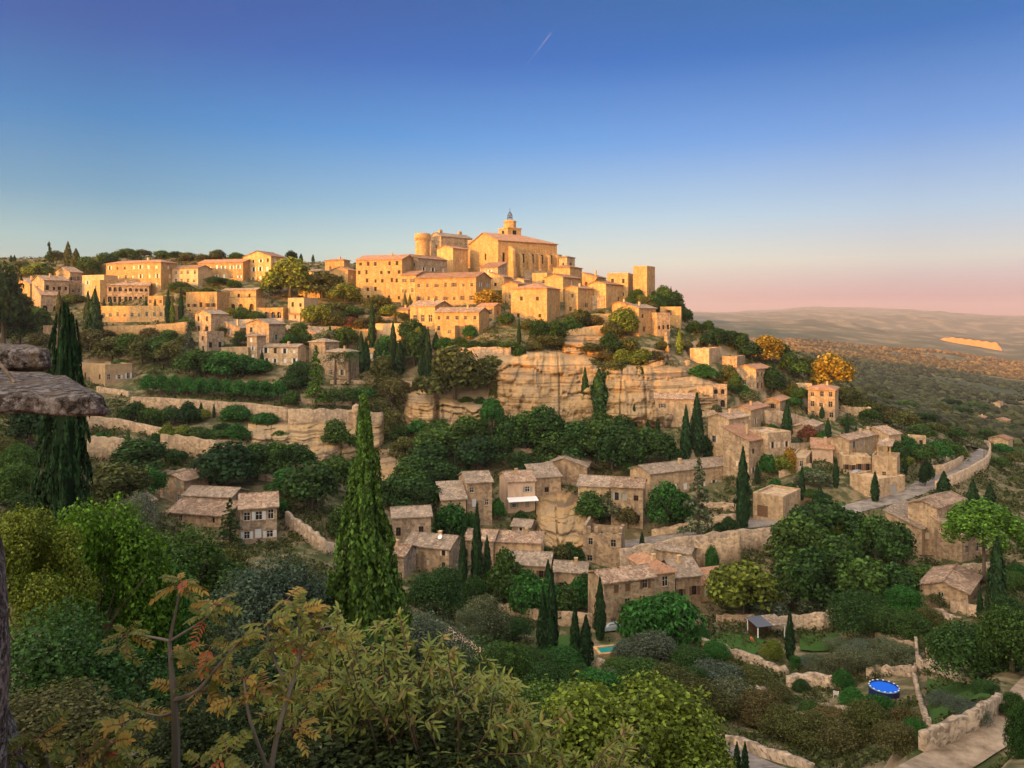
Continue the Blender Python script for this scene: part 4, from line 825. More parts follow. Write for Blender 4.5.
    if s['name'] == 'terrace_wall_house':
        q = MB(); q.prism([(-.2, 1.0, H + 3.1), (-.2, wL * .8, H + 3.1), (6, wL * .8, H + 3.9), (6, 1.0, H + 3.9)], (0, 0, -.2)); po = q.build('porch_roof', ROOF[0], root)
        for yy in (1.4, wL * .4, wL * .75): q = MB(); q.box((.2, yy, H), (.5, yy + .3, H + 3.0)); q.build('post', STONE[1], root)
    if s['name'] == 'hotel_end_block':
        for j in range(5): q = MB(); q.box((-.25, wL * j / 4.4 + .2, -1), (-.01, wL * j / 4.4 + .7, 2.6)); q.build('pillar', STONE[1], root)
    return root
for k, s in enumerate(HOUSES): house(s, k)

# ---------------------------------------------------------------- church
def church():
    s = CHURCH; wL, wR, H = s['wL'], s['wR'], s['hh']; root = empty('church', s['P'], s['rz']); tag(root, 'big golden church with buttresses and a bell tower crowning the village', 'church')
    m = MB(); hl = [(wL * .40, H * .52, 1.5, 3.0)]; bay = wR / 6.2
    hr = [(bay * (k + .45), H * .45, 1.3, 4.0) for k in range(6)]
    wall_face(m, 'L', wL, -6, H, hl, True, .5); wall_face(m, 'R', wR, -6, H, hr, True, .5)
    m.quad((wR, 0, -6), (wR, wL, -6), (wR, wL, H), (wR, 0, H)); m.quad((wR, wL, -6), (0, wL, -6), (0, wL, H), (wR, wL, H))
    rz = H + wL * .5 * .36; m.add([(0, 0, H), (0, wL, H), (0, wL / 2, rz)], [(0, 1, 2)])
    m.build('wall', STONE[1], root)
    for axis, hs in (('L', hl), ('R', hr)): add_windows(root, axis, hs, dict(D=400, style='a'), random.Random(1), .46)
    oh = .6; hw = wL / 2; ez = H - .36 * oh; r = MB(); b = (wR - hw, hw, rz)
    for p in ([(-oh, -oh, ez), (wR + oh, -oh, ez), b, (-oh, hw, rz)], [(wR + oh, wL + oh, ez), (-oh, wL + oh, ez), (-oh, hw, rz), b], [(wR + oh, -oh, ez), (wR + oh, wL + oh, ez), b]): r.prism([(x, y, z + .2) for x, y, z in p], (0, 0, -.25))
    r.build('roof', ROOF[2], root)
    for k in range(6):
        x = bay * (k + 1.0) if k else bay * 1.05; q = MB(); hb = H * (.86 if k == 0 else .72); dp = 4.2 if k == 0 else 2.6
        q.prism([(x, -.02, -6), (x + 1.3, -.02, -6), (x + 1.3, -dp, -6), (x, -dp, -6)], (0, 0, 6 + H * .30)); q.add([], [])
        z0 = H * .30
        q.add([(x, -.03, z0), (x + 1.3, -.03, z0), (x + 1.3, -dp * .8, z0), (x, -dp * .8, z0), (x, -.03, hb), (x + 1.3, -.03, hb), (x + 1.3, -dp * .8, hb - 1.6), (x, -dp * .8, hb - 1.6)], [(4, 5, 6, 7), (0, 4, 7, 3), (1, 2, 6, 5), (3, 7, 6, 2)])
        q.build('buttress', STONE[1], root)
    q = MB(); q.box((bay * 2.3, -4.2, -6), (wR + .5, -.03, H * .24)); q.build('plinth', STONE[0], root)
    q = MB(); q.box((wR + .01, wL * .12, -6), (wR + 5, wL * .88, H * .74)); q.build('apse', STONE[1], root)
    # bell tower
    tx, ty = wR * .46, wL * .62; t = 7.4; zb = H - 1; zt = rz + 3.2; q = MB()
    for rot in range(4):
        pass
    q.box((tx, ty, zb), (tx + t, ty + t, zt)); q.box((tx - .3, ty - .3, zt), (tx + t + .3, ty + t + .3, zt + .5)); q.lathe([(2.9, zt + .5), (2.9, zt + 3.2), (3.2, zt + 3.3), (3.2, zt + 3.7), (1.6, zt + 4.4)], 8, (tx + t / 2, ty + t / 2, 0))
    bt = q.build('bell_tower', STONE[1], root)
    for (x0, y0, x1, y1) in ((tx + 2.7, ty - .06, tx + 4.7, ty + .02), (tx - .06, ty + 2.7, tx + .02, ty + 4.7)):
        q = MB(); q.box((x0, y0, zt - 3.2), (x1, y1, zt - .7)); q.build('belfry_opening', GLASS, bt)
    c = (tx + t / 2, ty + t / 2); q = MB(); z = zt + 4.4
    for k in range(8):
        a = k * math.pi / 4; q.tube([(c[0] + 1.15 * math.cos(a), c[1] + 1.15 * math.sin(a), z - .2), (c[0] + 1.1 * math.cos(a), c[1] + 1.1 * math.sin(a), z + 2.2), (c[0] + .55 * math.cos(a), c[1] + .55 * math.sin(a), z + 3.3), (c[0], c[1], z + 4.0)], [.09, .09, .08, .08], 5)
    for zz, rr in ((z + 1.1, 1.12), (z + 2.2, 1.1)): q.lathe([(rr + .06, zz - .06), (rr + .06, zz + .06), (rr - .06, zz + .06), (rr - .06, zz - .06)], 16, (*c, 0), cap=False)
    q.lathe([(.5, z + .9), (.42, z + 1.3), (.25, z + 1.8), (.05, z + 1.9)], 10, (*c, 0)); q.tube([(*c, z + 3.9), (*c, z + 5.6)], [.07, .05], 5); q.box((c[0] - .45, c[1] - .05, z + 4.9), (c[0] + .45, c[1] + .05, z + 5.02))
    q.build('campanile', IRON, bt)
church()
def castle():
    s = KEEP; wL, wR, H = s['wL'], s['wR'], s['hh']; root = empty('castle', s['P'], s['rz']); tag(root, 'stone castle with a round battlemented tower left of the church', 'castle')
    m = MB(); hl = [(wL * .35, H * .66, .9, 1.5), (wL * .62, H * .3, .9, 1.5)]; hr = [(wR * (k + .4) / 5, H * .6, 1.0, 1.6) for k in range(5)] + [(wR * (k + .5) / 5, H * .25, 1.0, 1.6) for k in range(4)]
    wall_face(m, 'L', wL, -6, H, hl); wall_face(m, 'R', wR, -6, H, hr); m.quad((wR, 0, -6), (wR, wL, -6), (wR, wL, H), (wR, 0, H)); m.quad((wR, wL, -6), (0, wL, -6), (0, wL, H), (wR, wL, H))
    polys, rz = roof_polys('gx', wR, wL, H, .42); m.add([(0, 0, H), (0, wL, H), (0, wL / 2, rz)], [(0, 1, 2)]); m.add([(wR, 0, H), (wR, wL, H), (wR, wL / 2, rz)], [(0, 1, 2)])
    for zz in (H * .5, H * .82): m.box((-.1, -.14, zz), (wR, -.01, zz + .3))
    m.build('wall', STONE[0], root)
    for axis, hs in (('L', hl), ('R', hr)): add_windows(root, axis, hs, dict(D=400), random.Random(2), .2)
    r = MB(); [r.prism([(x, y, z + .2) for x, y, z in p], (0, 0, -.25)) for p in polys]; ro = r.build('roof', ROOF[1], root)
    for fx in (.12, .75): q = MB(); q.box((wR * fx, wL * .42, rz - .6), (wR * fx + 1.6, wL * .58, rz + 1.5)); q.build('chimney', STONE[0], ro)
    # round tower with corbelled battlements on the left corner
    P = at(422.5, 260, 60, ground0); loc = root.matrix_basis.inverted() if False else None
    c, sn = math.cos(s['rz']), math.sin(s['rz']); D = s['D'] - 1; X = (422.5 - CX) / F * D; dx, dy = X - s['P'].x, D - s['P'].y
    lx, ly = dx * c + dy * sn, -dx * sn + dy * c; rad = 7.2 * D / F; z1 = (271 - 234) * D / F
    q = MB(); q.lathe([(rad * 1.04, -8), (rad, z1 - 3.2), (rad, z1 - 2.6), (rad * 1.1, z1 - 1.8), (rad * 1.1, z1), (rad * .95, z1), (rad * .95, z1 - .9), (0.05, z1 - .9)], 36, (lx, ly, 0))
    for k in range(30):
        a = k * math.pi / 15; x, y = lx + rad * 1.05 * math.cos(a), ly + rad * 1.05 * math.sin(a); q.lathe([(.22, z1 - 3.1), (.30, z1 - 1.9), (.30, z1 - 1.75)], 6, (x, y, 0))
    q.build('round_tower', STONE[1], root)
    q = MB(); lx2, ly2 = wR * 1.0, wL * .1; q.lathe([(rad * .9, -8), (rad * .9, H * .8), (rad, H * .84), (rad, H * .95), (.05, H * .96)], 28, (lx2, ly2, 0)); q.build('round_tower', STONE[0], root)
castle()

# ---------------------------------------------------------------- plants: leaf clumps spread through the crown's volume
def leaf_quads(C, N, size, rng, up=None, aspect=1.0, fold=.25):
    C = np.asarray(C); n = len(C); N = N / (np.linalg.norm(N, axis=1, keepdims=True) + 1e-9)
    ref = rng.normal(size=(n, 3)) if up is None else up + rng.normal(size=(n, 3)) * .25
    T = ref - N * (ref * N).sum(1, keepdims=True); T /= np.linalg.norm(T, axis=1, keepdims=True) + 1e-9; B = np.cross(N, T)
    s = (np.asarray(size) * rng.uniform(.65, 1.35, n))[:, None]
    a = C - T * s; b = C + B * s * aspect * .62 + N * s * fold; c = C + T * s; d = C - B * s * aspect * .62 + N * s * fold
    V = np.stack([a, b, c, d], 1).reshape(-1, 3); Fq = np.arange(n * 4).reshape(n, 4); return V, Fq
def sph(rng, n):
    v = rng.normal(size=(n, 3)); return v / np.linalg.norm(v, axis=1, keepdims=True)
def join(parts):
    V = []; Fq = []; o = 0
    for v, f in parts: V.append(v); Fq.append(f + o); o += len(v)
    return np.concatenate(V), np.concatenate(Fq)
def crown_broad(seed, lobes=15, per=240, leaf=.045, flat=.8, open_=.0, droop=0, rr=(.18, .34)):
    """unit crown: width 1, height 1, base at 0"""
    rng = np.random.default_rng(seed); C = []; N = []
    for k in range(lobes):
        d = sph(rng, 1)[0]; d[2] = abs(d[2]) * 1.15 - .35; r = rng.uniform(*rr)
        c = np.array((d[0] * .33, d[1] * .33, .5 + d[2] * .36)); n = int(per * (r / (sum(rr) / 2)) ** 2)
        p = sph(rng, n); p[:, 2] = np.where(p[:, 2] < -.3, -p[:, 2], p[:, 2]); rad = r * rng.uniform(.55, 1.06, n)[:, None] ** .6
        rad *= 1 + .18 * np.sin(p[:, :1] * 7 + k) * np.sin(p[:, 1:2] * 6)
        q = c + p * rad * np.array((1, 1, flat)); keep = rng.random(n) > open_
        C.append(q[keep]); N.append((p + rng.normal(size=(n, 3)) * .55)[keep])
    C = np.concatenate(C); N = np.concatenate(N); lo = C[:, 2].min(); C[:, 2] = (C[:, 2] - lo) / (C[:, 2].max() - lo) * .97
    C[:, :2] *= .5 / np.percentile(np.abs(C[:, :2]), 98)
    return leaf_quads(C, N, leaf, rng, np.array((0, 0, -1.0)) if droop else None, .55 if droop else 1.0)
def crown_cypress(seed, n=2300, leaf=.034, loose=0.0, peak=.28):
    rng = np.random.default_rng(seed); h = rng.random(n) ** .9; th = rng.uniform(0, 2 * math.pi, n)
    prof = np.where(h < peak, .55 + .45 * np.sin(h / peak * math.pi / 2), np.maximum(0, 1 - ((h - peak) / (1 - peak)) ** 1.55) ** .9)
    lump = 1 + .16 * np.sin(th * 5 + h * 23 + seed) + loose * np.sin(th * 3 + h * 9) * .5 + .10 * np.sin(h * 40 + th * 2)
    r = .5 * prof * lump * rng.uniform(.72, 1.05 + loose * .4, n)
    C = np.stack([r * np.cos(th), r * np.sin(th), h], 1); N = np.stack([np.cos(th), np.sin(th), np.full(n, .25)], 1) + rng.normal(size=(n, 3)) * .45
    v, f = leaf_quads(C, N, 1.0, rng, np.array((0, 0, 1.0)), 1.0, .1)
    # sprays are longer than wide; undo later scaling by giving sizes in crown widths and heights
    ctr = np.repeat(C, 4, 0); d = (v - ctr) * np.array((leaf * 3.0, leaf * 3.0, leaf)) ; v = ctr + d
    hh = np.linspace(.01, .97, 12); pr = np.where(hh < peak, .55 + .45 * np.sin(hh / peak * math.pi / 2), np.maximum(0, 1 - ((hh - peak) / (1 - peak)) ** 1.55) ** .9) * .36
    cv = np.array([(q * math.cos(a), q * math.sin(a), z) for q, z in zip(pr, hh) for a in np.linspace(0, 2 * math.pi, 9)]); return join([(v, f), (cv, grid_faces(12, 9))])
def crown_conifer(seed, tiers=13, per=150, leaf=.035, blunt=.0):
    rng = np.random.default_rng(seed); C = []; N = []
    for k in range(tiers):
        h = (k + .5) / tiers; R0 = .5 * (1 - h) ** (.85 - blunt * .3) * rng.uniform(.8, 1.1) + .015; nb = rng.integers(6, 10)
        for a in rng.uniform(0, 2 * math.pi, nb):
            m = int(per / 8 * (R0 / .3 + .25)); t = rng.random(m) ** .7; rr = R0 * t * rng.uniform(.85, 1.0); w = .12 * R0 * (1.2 - t)
            x = rr * math.cos(a) + rng.normal(size=m) * w; y = rr * math.sin(a) + rng.normal(size=m) * w
            C.append(np.stack([x, y, h + .03 - .05 * t + rng.normal(size=m) * .012], 1)); N.append(np.stack([rng.normal(size=m) * .4, rng.normal(size=m) * .4, np.full(m, 1.0)], 1))
    C = np.concatenate(C); N = np.concatenate(N); C[:, 2] = np.clip(C[:, 2], .0, 1); return leaf_quads(C, N, leaf, rng, None, .8)
def crown_umbrella(seed):
    rng = np.random.default_rng(seed); C = []; N = []
    for k in range(64):
        a = rng.uniform(0, 2 * math.pi); q = math.sqrt(rng.random()) * .42; r = rng.uniform(.07, .12); c = np.array((q * math.cos(a), q * math.sin(a), .42 + .40 * (1 - (q / .47) ** 2) ** .7)); n = 260
        p = sph(rng, n); C.append(c + p * np.array((r, r, r * 1.25)) * rng.uniform(.7, 1.05, n)[:, None]); N.append(p + rng.normal(size=(n, 3)) * .4)
    C = np.concatenate(C); N = np.concatenate(N); C[:, 2] = (C[:, 2] - C[:, 2].min()) / np.ptp(C[:, 2]); return leaf_quads(C, N, .024, rng, None, .8)
def crown_palm(seed):
    rng = np.random.default_rng(seed); parts = []
    for k in range(26):
        a = rng.uniform(0, 2 * math.pi); el = rng.uniform(-.5, 1.2); L = .5; t = np.linspace(0.1, 1, 12)
        x = L * t * math.cos(el * .6); z = .5 + L * t * math.sin(el) * .9 - t ** 2 * .25
        C = np.stack([x * math.cos(a), x * math.sin(a), z], 1)
        for sd in (-1, 1):
            D = np.array((-math.sin(a), math.cos(a), -.4)) * sd * .07; q = C + D * (1.2 - t)[:, None]
            parts.append(leaf_quads(q, np.tile((0, 0, 1.0), (12, 1)) + rng.normal(size=(12, 3)) * .3, .075, rng, D / .07, .28))
    return join(parts)
def crown_shrub(seed, n=900, leaf=.06):
    rng = np.random.default_rng(seed); C = []; N = []
    for k in range(8):
        c = np.array((*rng.uniform(-.24, .24, 2), rng.uniform(.22, .55))); r = rng.uniform(.2, .3); m = n // 8; p = sph(rng, m); p[:, 2] = np.abs(p[:, 2]) * np.where(rng.random(m) < .8, 1, -1)
        C.append(c + p * r * rng.uniform(.6, 1.05, m)[:, None]); N.append(p + rng.normal(size=(m, 3)) * .6)
    C = np.concatenate(C); N = np.concatenate(N); C[:, 2] = np.clip((C[:, 2] - .0) / C[:, 2].max(), 0, 1); C[:, :2] *= .5 / np.abs(C[:, :2]).max(); return leaf_quads(C, N, leaf, rng)
def trunk_mesh(seed, h0=.45, limbs=6, r=.03):
    rng = random.Random(seed); m = MB(); pts = [(0, 0, -.12), (rng.uniform(-.01, .01), rng.uniform(-.01, .01), h0 * .5), (rng.uniform(-.03, .03), rng.uniform(-.03, .03), h0), (rng.uniform(-.04, .04), rng.uniform(-.04, .04), .75)]
    m.tube(pts, [r * 1.35, r, r * .8, r * .3], 7)
    for k in range(limbs):
        a = k * 6.283 / limbs + rng.uniform(-.3, .3); q = rng.uniform(.16, .32); z = rng.uniform(.5, .85); s = Vector(pts[1]).lerp(Vector(pts[2]), rng.uniform(.3, 1))
        m.tube([s, s + Vector((q * .45 * math.cos(a), q * .45 * math.sin(a), (z - s.z) * .5)), (q * math.cos(a), q * math.sin(a), z)], [r * .6, r * .42, r * .15], 5)
    return m.mesh('trunk', BARK)
PROTO = {}
def proto(kind, n, fn, mat, trunk):
    PROTO[kind] = [(np_mesh(kind + '_crown', *fn(100 + 13 * k + len(kind)), mat), trunk(k)) for k in range(n)]
proto('broad', 7, lambda s: crown_broad(s), LEAF, lambda k: trunk_mesh(k))
proto('dense', 4, lambda s: crown_broad(s, 20, 230, .042, .9), LEAF, lambda k: trunk_mesh(k + 20))
proto('fine', 4, lambda s: crown_broad(s, 26, 620, .021, .85, .1), LEAF, lambda k: trunk_mesh(k + 30))
proto('fineolive', 2, lambda s: crown_broad(s, 22, 600, .017, .8, .2), LEAF, lambda k: trunk_mesh(k + 66, .3, 7, .03))
proto('open', 4, lambda s: crown_broad(s, 11, 210, .038, .75, .35), LEAF, lambda k: trunk_mesh(k + 40, .35, 8, .022))
proto('olive', 3, lambda s: crown_broad(s, 13, 260, .03, .75, .15), LEAF, lambda k: trunk_mesh(k + 60, .3, 7, .03))
proto('weep', 2, lambda s: crown_broad(s, 18, 260, .055, .9, 0, 1), LEAF, lambda k: trunk_mesh(k + 70))
proto('cypress', 5, lambda s: crown_cypress(s), NEEDLE, lambda k: trunk_mesh(k + 80, .5, 0, .05))
proto('plume', 2, lambda s: crown_cypress(s, 2600, .036, .35, .4), NEEDLE, lambda k: trunk_mesh(k + 85, .5, 0, .05))
proto('conifer', 3, lambda s: crown_conifer(s), NEEDLE, lambda k: trunk_mesh(k + 90, .8, 0, .02))
proto('umbrella', 1, crown_umbrella, NEEDLE, lambda k: trunk_mesh(k + 95, .7, 9, .018))
proto('palm', 1, crown_palm, LEAF, lambda k: trunk_mesh(k + 97, .5, 0, .035))
proto('shrub', 5, lambda s: crown_shrub(s), LEAF, lambda k: trunk_mesh(k + 99, .3, 5, .015))
CROWN0 = dict(fine=.10, fineolive=.15, broad=.18, dense=.08, open=.16, olive=.22, weep=.04, cypress=.02, plume=.02, conifer=.06, umbrella=.45, palm=.45, shrub=0.0)   # where the crown starts, in tree heights
KINDNAME = dict(fine='broadleaf_tree', fineolive='olive_tree', broad='broadleaf_tree', dense='round_tree', open='loose_tree', olive='olive_tree', weep='drooping_tree', cypress='cypress', plume='poplar_cypress', conifer='conifer', umbrella='umbrella_pine', palm='palm_tree', shrub='shrub')
COLS = {'G': ('dark green', (0.0222, 0.0592, 0.0119)), 'C': ('blackish green', (0.0118, 0.0384, 0.0110)), 'O': ('grey green', (0.0851, 0.1080, 0.0595)), 'Y': ('golden yellow', (0.225, 0.150, 0.018)), 'B': ('bright green', (0.0629, 0.1400, 0.0136)),
        'M': ('mid green', (0.0385, 0.0840, 0.0153)), 'T': ('brownish green', (0.0777, 0.0720, 0.0255)), 'L': ('yellow green', (0.110, 0.145, 0.020)), 'R': ('russet', (0.1628, 0.0680, 0.0382)), 'S': ('silvery green', (0.0703, 0.1000, 0.0723)), 'F': ('fresh green', (0.0252, 0.1000, 0.0170)), 'K': ('olive brown', (0.0629, 0.0736, 0.0204))}
NOUN = dict(fine='leafy tree', fineolive='olive tree', broad='broadleaf tree', dense='rounded tree', open='thin leaved tree', olive='bush like olive tree', weep='drooping tree', cypress='cypress', plume='plumed cypress', conifer='conifer', umbrella='umbrella pine', palm='palm', shrub='shrub')
TREES = []
for _k in COLS: COLS[_k] = (COLS[_k][0], tuple(1.12 * q for q in COLS[_k][1]))
def T(kind, *rows, group=None):
    for r in rows: TREES.append((kind, group) + r)
# kind, then (column, row of the foot, height, width in pixels, colour[, label])
# -- ridge behind the hotel and the left edge
T('conifer', (49,300,58,24,'G','dark ragged cedar rising above the old houses on the left ridge'))
T('cypress', (68,268,26,8,'K','taller of the two dark cypresses on the left skyline'), (76,276,27,11,'K','broader and lower of the two dark cypresses on the left skyline'), (97,272,18,5,'L','small golden cypress beside the skyline wood'), (11,262,7,3,'C'), (14.5,262,7,3,'C'),
  (313,262,8,3,'C'), (301,260,9,4,'C'))
T('broad', (22,276,15,26,'K'), (38,280,18,24,'L'), (56,264,14,18,'K'), (86,276,20,20,'M'), (92,272,14,16,'T'), (106,268,16,22,'G'), (127,262,14,26,'M'), (142,258,9,16,'K'), (162,259,9,16,'M'), (176,260,9,18,'G'), (188,262,10,20,'K'), (203,262,8,14,'K'), (218,262,13,16,'K'), (236,262,10,16,'M'), (258,262,7,12,'K'), (291,264,14,12,'C'), (4,350,90,44,'C'), (20,345,40,30,'G'), (20,318,26,24,'K'), (36,332,26,26,'M'))
T('dense', (180,290,9,20,'M'), (191,296,10,26,'K'), (208,298,11,24,'M'), (217,284,8,22,'G'), (233,290,11,14,'M'))
# -- hotel gardens
T('cypress', (88,340,48,9,'K','thin cypress touching the black cypress pair below the hotel'), (95,346,56,14,'C','broad blackish cypress below the arcaded hotel wing'), (104,320,22,4,'C'), (111,320,23,4,'C'), (119,318,18,3,'K'), (124,318,17,3,'K'), (146,320,22,4,'C'), (155,320,20,4,'K'), (168,324,34,6,'C','tallest slim cypress on the pilastered hotel terrace'), (172,324,24,6,'L'), (181,322,34,5,'C','slim cypress left of the plain orange terrace block'), (59,324,34,6,'K'), (46,338,22,4,'C'))
T('dense', (125,318,8,12,'M'), (142,318,8,12,'M'), (163,320,8,14,'L'), (185,330,14,14,'M'), (68,304,10,16,'L'), (80,302,7,14,'K'), (242,320,14,16,'M'), (256,322,12,16,'M'), (230,315,8,10,'L'))
T('conifer', (189,372,52,24,'S','grey blue conifer in front of the ruined cottage'), (206,336,12,6,'G'))
# -- wood below the hotel
T('broad', (90,352,24,34,'T'), (112,362,26,34,'K'), (128,356,24,30,'M'), (142,364,28,34,'K'), (158,362,26,34,'M'), (172,366,26,30,'K'), (104,345,16,26,'T'), (150,345,18,24,'T'), (168,345,16,24,'M'), (185,348,14,20,'K'), (20,372,26,34,'M'), (42,372,26,30,'K'), (40,350,18,26,'T'), (12,398,26,34,'G'), (120,380,22,24,'M','leafy tree with bare trunk right of the flat roofed villa'))
T('broad', (196,378,30,34,'M'), (226,378,28,36,'F'), (212,372,22,30,'M'), (243,372,18,26,'F'), (300,384,24,26,'G'))
T('dense', (258,374,16,26,'F'), (296,388,18,26,'G'), (292,404,14,18,'M'))
T('broad', (148,394,20,17,'F'), (161,394,20,17,'F'), (174,395,20,17,'F'), (187,396,20,17,'F'), (200,397,20,17,'F'), (213,397,20,17,'F'), (226,398,20,17,'F'), (239,399,20,17,'F'), (252,399,20,17,'F'), (265,400,20,17,'F'), (278,400,20,17,'F'), group='clipped plane trees in a row on the terrace')
# -- terraces left of centre
T('dense', (133,424,24,26,'G'), (150,426,20,22,'M'), (172,424,20,24,'G'), (187,424,24,22,'C'), (236,420,16,30,'F'), (265,424,12,24,'F'), (200,420,12,18,'L'), (168,440,18,16,'L'), (182,440,16,16,'L'), (197,440,14,26,'M'), (213,440,12,22,'M'), (236,440,18,24,'F'), (222,432,10,18,'G'), (100,442,10,14,'F'), (112,444,10,14,'G'), (155,446,14,14,'G'), (176,462,14,20,'G'))
T('cypress', (104,448,16,4,'C'), (110,446,16,4,'M'), (128,446,18,4,'M'), (201,416,14,4,'C'), (214,418,14,3,'C'), (122,424,10,3,'C'), (175,408,14,5,'C'))
T('broad', (138,474,36,56,'G','wide dark rounded tree right of the wide pinkish wall'), (118,514,52,62,'K','big golden brown dome shaped tree above the dish cottage'), (228,492,52,62,'C','largest blackish tree behind the house with three white windows'), (212,486,34,40,'C'), (258,478,36,40,'G'), (276,476,36,34,'M'), (312,510,50,50,'G','wide dark tree filling the gap left of the tall bright cypress'), (288,496,28,40,'F'), (336,494,40,34,'M'), (296,472,30,36,'G'), (335,452,34,30,'M'), (268,516,24,34,'F'), (345,540,36,32,'M'), (30,448,50,40,'C'), (18,480,40,34,'M'), (38,500,34,36,'O'), (150,500,34,28,'F'))
T('conifer', (230,550,52,36,'G','dark pyramid conifer standing before the low tiled sheds'))
# -- centre left slopes
T('conifer', (316,406,60,32,'B','feathery bright green conifer in front of the square house'), (342,352,20,10,'B'))
T('palm', (335,384,38,26,'G','left of the two palms before the low hipped house'), (350,384,40,26,'M','right of the two palms before the low hipped house'))
T('cypress', (361,372,40,9,'C','stout cypress left of the tall cypress by the low white villa'), (366,370,32,8,'C'), (372,348,46,7,'C','tall slim cypress against the low white villa'), (378,372,32,9,'C'), (393,372,50,9,'C','tallest cypress of the dark clump below the blank villa'), (400,374,34,10,'C'), (405,316,24,5,'K','left one of the cypress pair beside the loggia house'), (410,316,22,5,'K','right one of the cypress pair beside the loggia house'), (421,376,26,6,'C'), (428,378,50,8,'C','tallest cypress beneath the turret house'), (425,352,26,9,'C'), (436,350,18,7,'C'), (486,330,20,4,'K'), (519,346,28,4,'C','thin cypress against the foot of the tall blank house'))
T('broad', (386,366,32,26,'F'), (414,366,36,30,'G'), (412,344,26,24,'G'), (418,352,26,10,'L'), (455,404,60,60,'K','huge olive brown oak at the left end of the cliff'), (490,386,32,32,'K','brown tinged oak touching the huge one at the left end of the cliff'), (488,310,22,26,'Y','golden tree beside the end of the long plain building'), (383,384,30,26,'K'), (398,398,20,24,'T'), (345,304,22,30,'L','sunlit yellow tree left of the great row of houses'), (322,298,28,40,'K','big golden green tree below the orange fronted ridge house'), (290,300,44,46,'L','largest golden tree right of the tall end block'), (272,296,22,20,'M'), (362,296,16,16,'L'), (340,316,14,26,'K'), (352,318,12,22,'M'), (378,312,18,24,'K'), (390,318,14,26,'L'), (375,326,12,20,'K'), (312,326,22,22,'L'), (322,328,24,24,'L'), (300,340,18,22,'M'), (336,330,20,24,'K'), (350,330,14,18,'R'), (360,330,12,22,'T'), (327,346,16,24,'O'), (345,346,20,26,'M'), (240,346,16,16,'G'), (221,336,10,12,'K'), (227,352,8,10,'G'), (290,348,14,20,'F'), (305,348,16,20,'G'))
T('dense', (395,300,12,14,'M'), (404,322,10,16,'K'), (447,352,16,22,'F'), (460,350,14,20,'M'), (476,352,12,22,'G'), (492,350,10,24,'G'), (508,350,10,22,'M'), (470,338,14,14,'F'), (507,324,12,18,'M','small round tree on the grassy ledge left of the tall blank house'), (520,362,18,14,'G'), (505,296,7,14,'M'), (538,284,8,18,'M'), (548,282,6,12,'L'))
T('umbrella', (492,446,50,28,'F','small round topped pine at the foot of the great cliff'))
T('open', (375,400,26,30,'K','thin brownish tree below the blank villa'), (392,412,36,30,'T'), (395,440,34,24,'K'), (375,420,24,30,'K'), (345,402,16,26,'M'), (362,404,18,28,'F'), (330,404,16,24,'M'))
# -- along the cliff and brink
T('dense', (540,340,22,22,'G'), (556,342,24,22,'G'), (568,336,20,24,'M'), (576,330,22,22,'K'), (548,346,12,30,'K'), (602,300,22,24,'M','round green bush against the slope house'), (585,326,16,18,'K'), (596,328,14,16,'T'), (624,334,28,26,'L','golden green shrub tree left of the house on the brink'), (612,338,18,20,'K'), (610,352,22,20,'G'), (628,354,18,22,'K'), (590,352,10,26,'K'), (605,362,14,16,'T'), (622,364,16,22,'L'), (640,366,18,26,'L'), (655,362,12,20,'T'), (614,374,16,24,'K'), (640,378,12,24,'M'), (652,300,10,10,'T'), (664,302,22,18,'M'), (672,304,22,20,'G'), (680,314,14,14,'C'), (686,322,14,14,'G'), (694,334,14,14,'G'), (662,350,10,14,'K'), (700,352,12,12,'T'), (688,350,8,12,'T'), (627,366,10,12,'M'), (534,352,12,16,'K'), (575,382,8,8,'K'), (548,392,6,10,'K'), (525,376,14,16,'G'))
T('cypress', (679.5,354,24,7,'L','single lit yellowish cypress on the outer rock crest'), (671,302,24,4,'K'), (585,416,48,9,'G','slim ivy dark cypress on the great cliff left of its broader neighbour'), (599,420,50,20,'G','broad ivy dark cypress at the middle of the great cliff'), (606,420,30,10,'G'))
T('dense', (703,378,15,27,'F','bright green ivy mound hanging below the orange terrace block'))
# -- belt of trees at the foot of the cliff
T('broad', (468,452,38,40,'M'), (440,462,38,44,'M'), (478,472,38,40,'C'), (508,450,36,36,'G'), (498,464,30,30,'G'), (525,450,40,36,'M'), (544,448,44,40,'G'), (556,470,40,44,'M'), (578,464,44,44,'G'), (600,462,46,42,'M'), (612,470,44,40,'G'), (628,468,44,40,'G'), (648,466,40,40,'M'), (664,466,34,32,'G'), (590,446,30,34,'K'), (600,430,20,24,'M'), (622,440,26,32,'G'), (440,440,22,30,'M'), (430,476,36,44,'G'), (410,490,34,40,'M'), (405,462,26,30,'K'), (415,512,36,44,'G'), (395,505,30,34,'G'), (445,496,34,40,'G'), (420,438,20,26,'F'), (398,440,16,22,'M'), (528,480,20,26,'C'), (520,470,20,22,'G'), (668,418,16,16,'F','bright ivy tree climbing the cottage under the cliff'), (650,398,6,8,'K'))
T('cypress', (616.5,420,16,4,'C'), (624.5,422,20,4.5,'C'), (634,432,28,6,'C','slim cypress left of the cottage under the cliff'), (686,462,56,10,'C','narrower of the two tall cypresses left of the tall villa'), (697,456,62,13,'C','broader of the two tall cypresses left of the tall villa'), (787,442,40,10,'C','cypress standing alone below the yard wall'), (743,528,80,14,'C','tallest cypress in front of the stepped front villa'), (752,470,20,6,'C'), (802,500,34,6,'C','thin cypress at the pool terrace'), (836,488,30,6,'C','thin cypress right of the grey leaved garden tree'), (875,502,30,8,'C','cypress against the garage by the road bend'), (828,442,24,6,'C'), (822,418,12,5,'C'), (812,424,10,4,'C'))
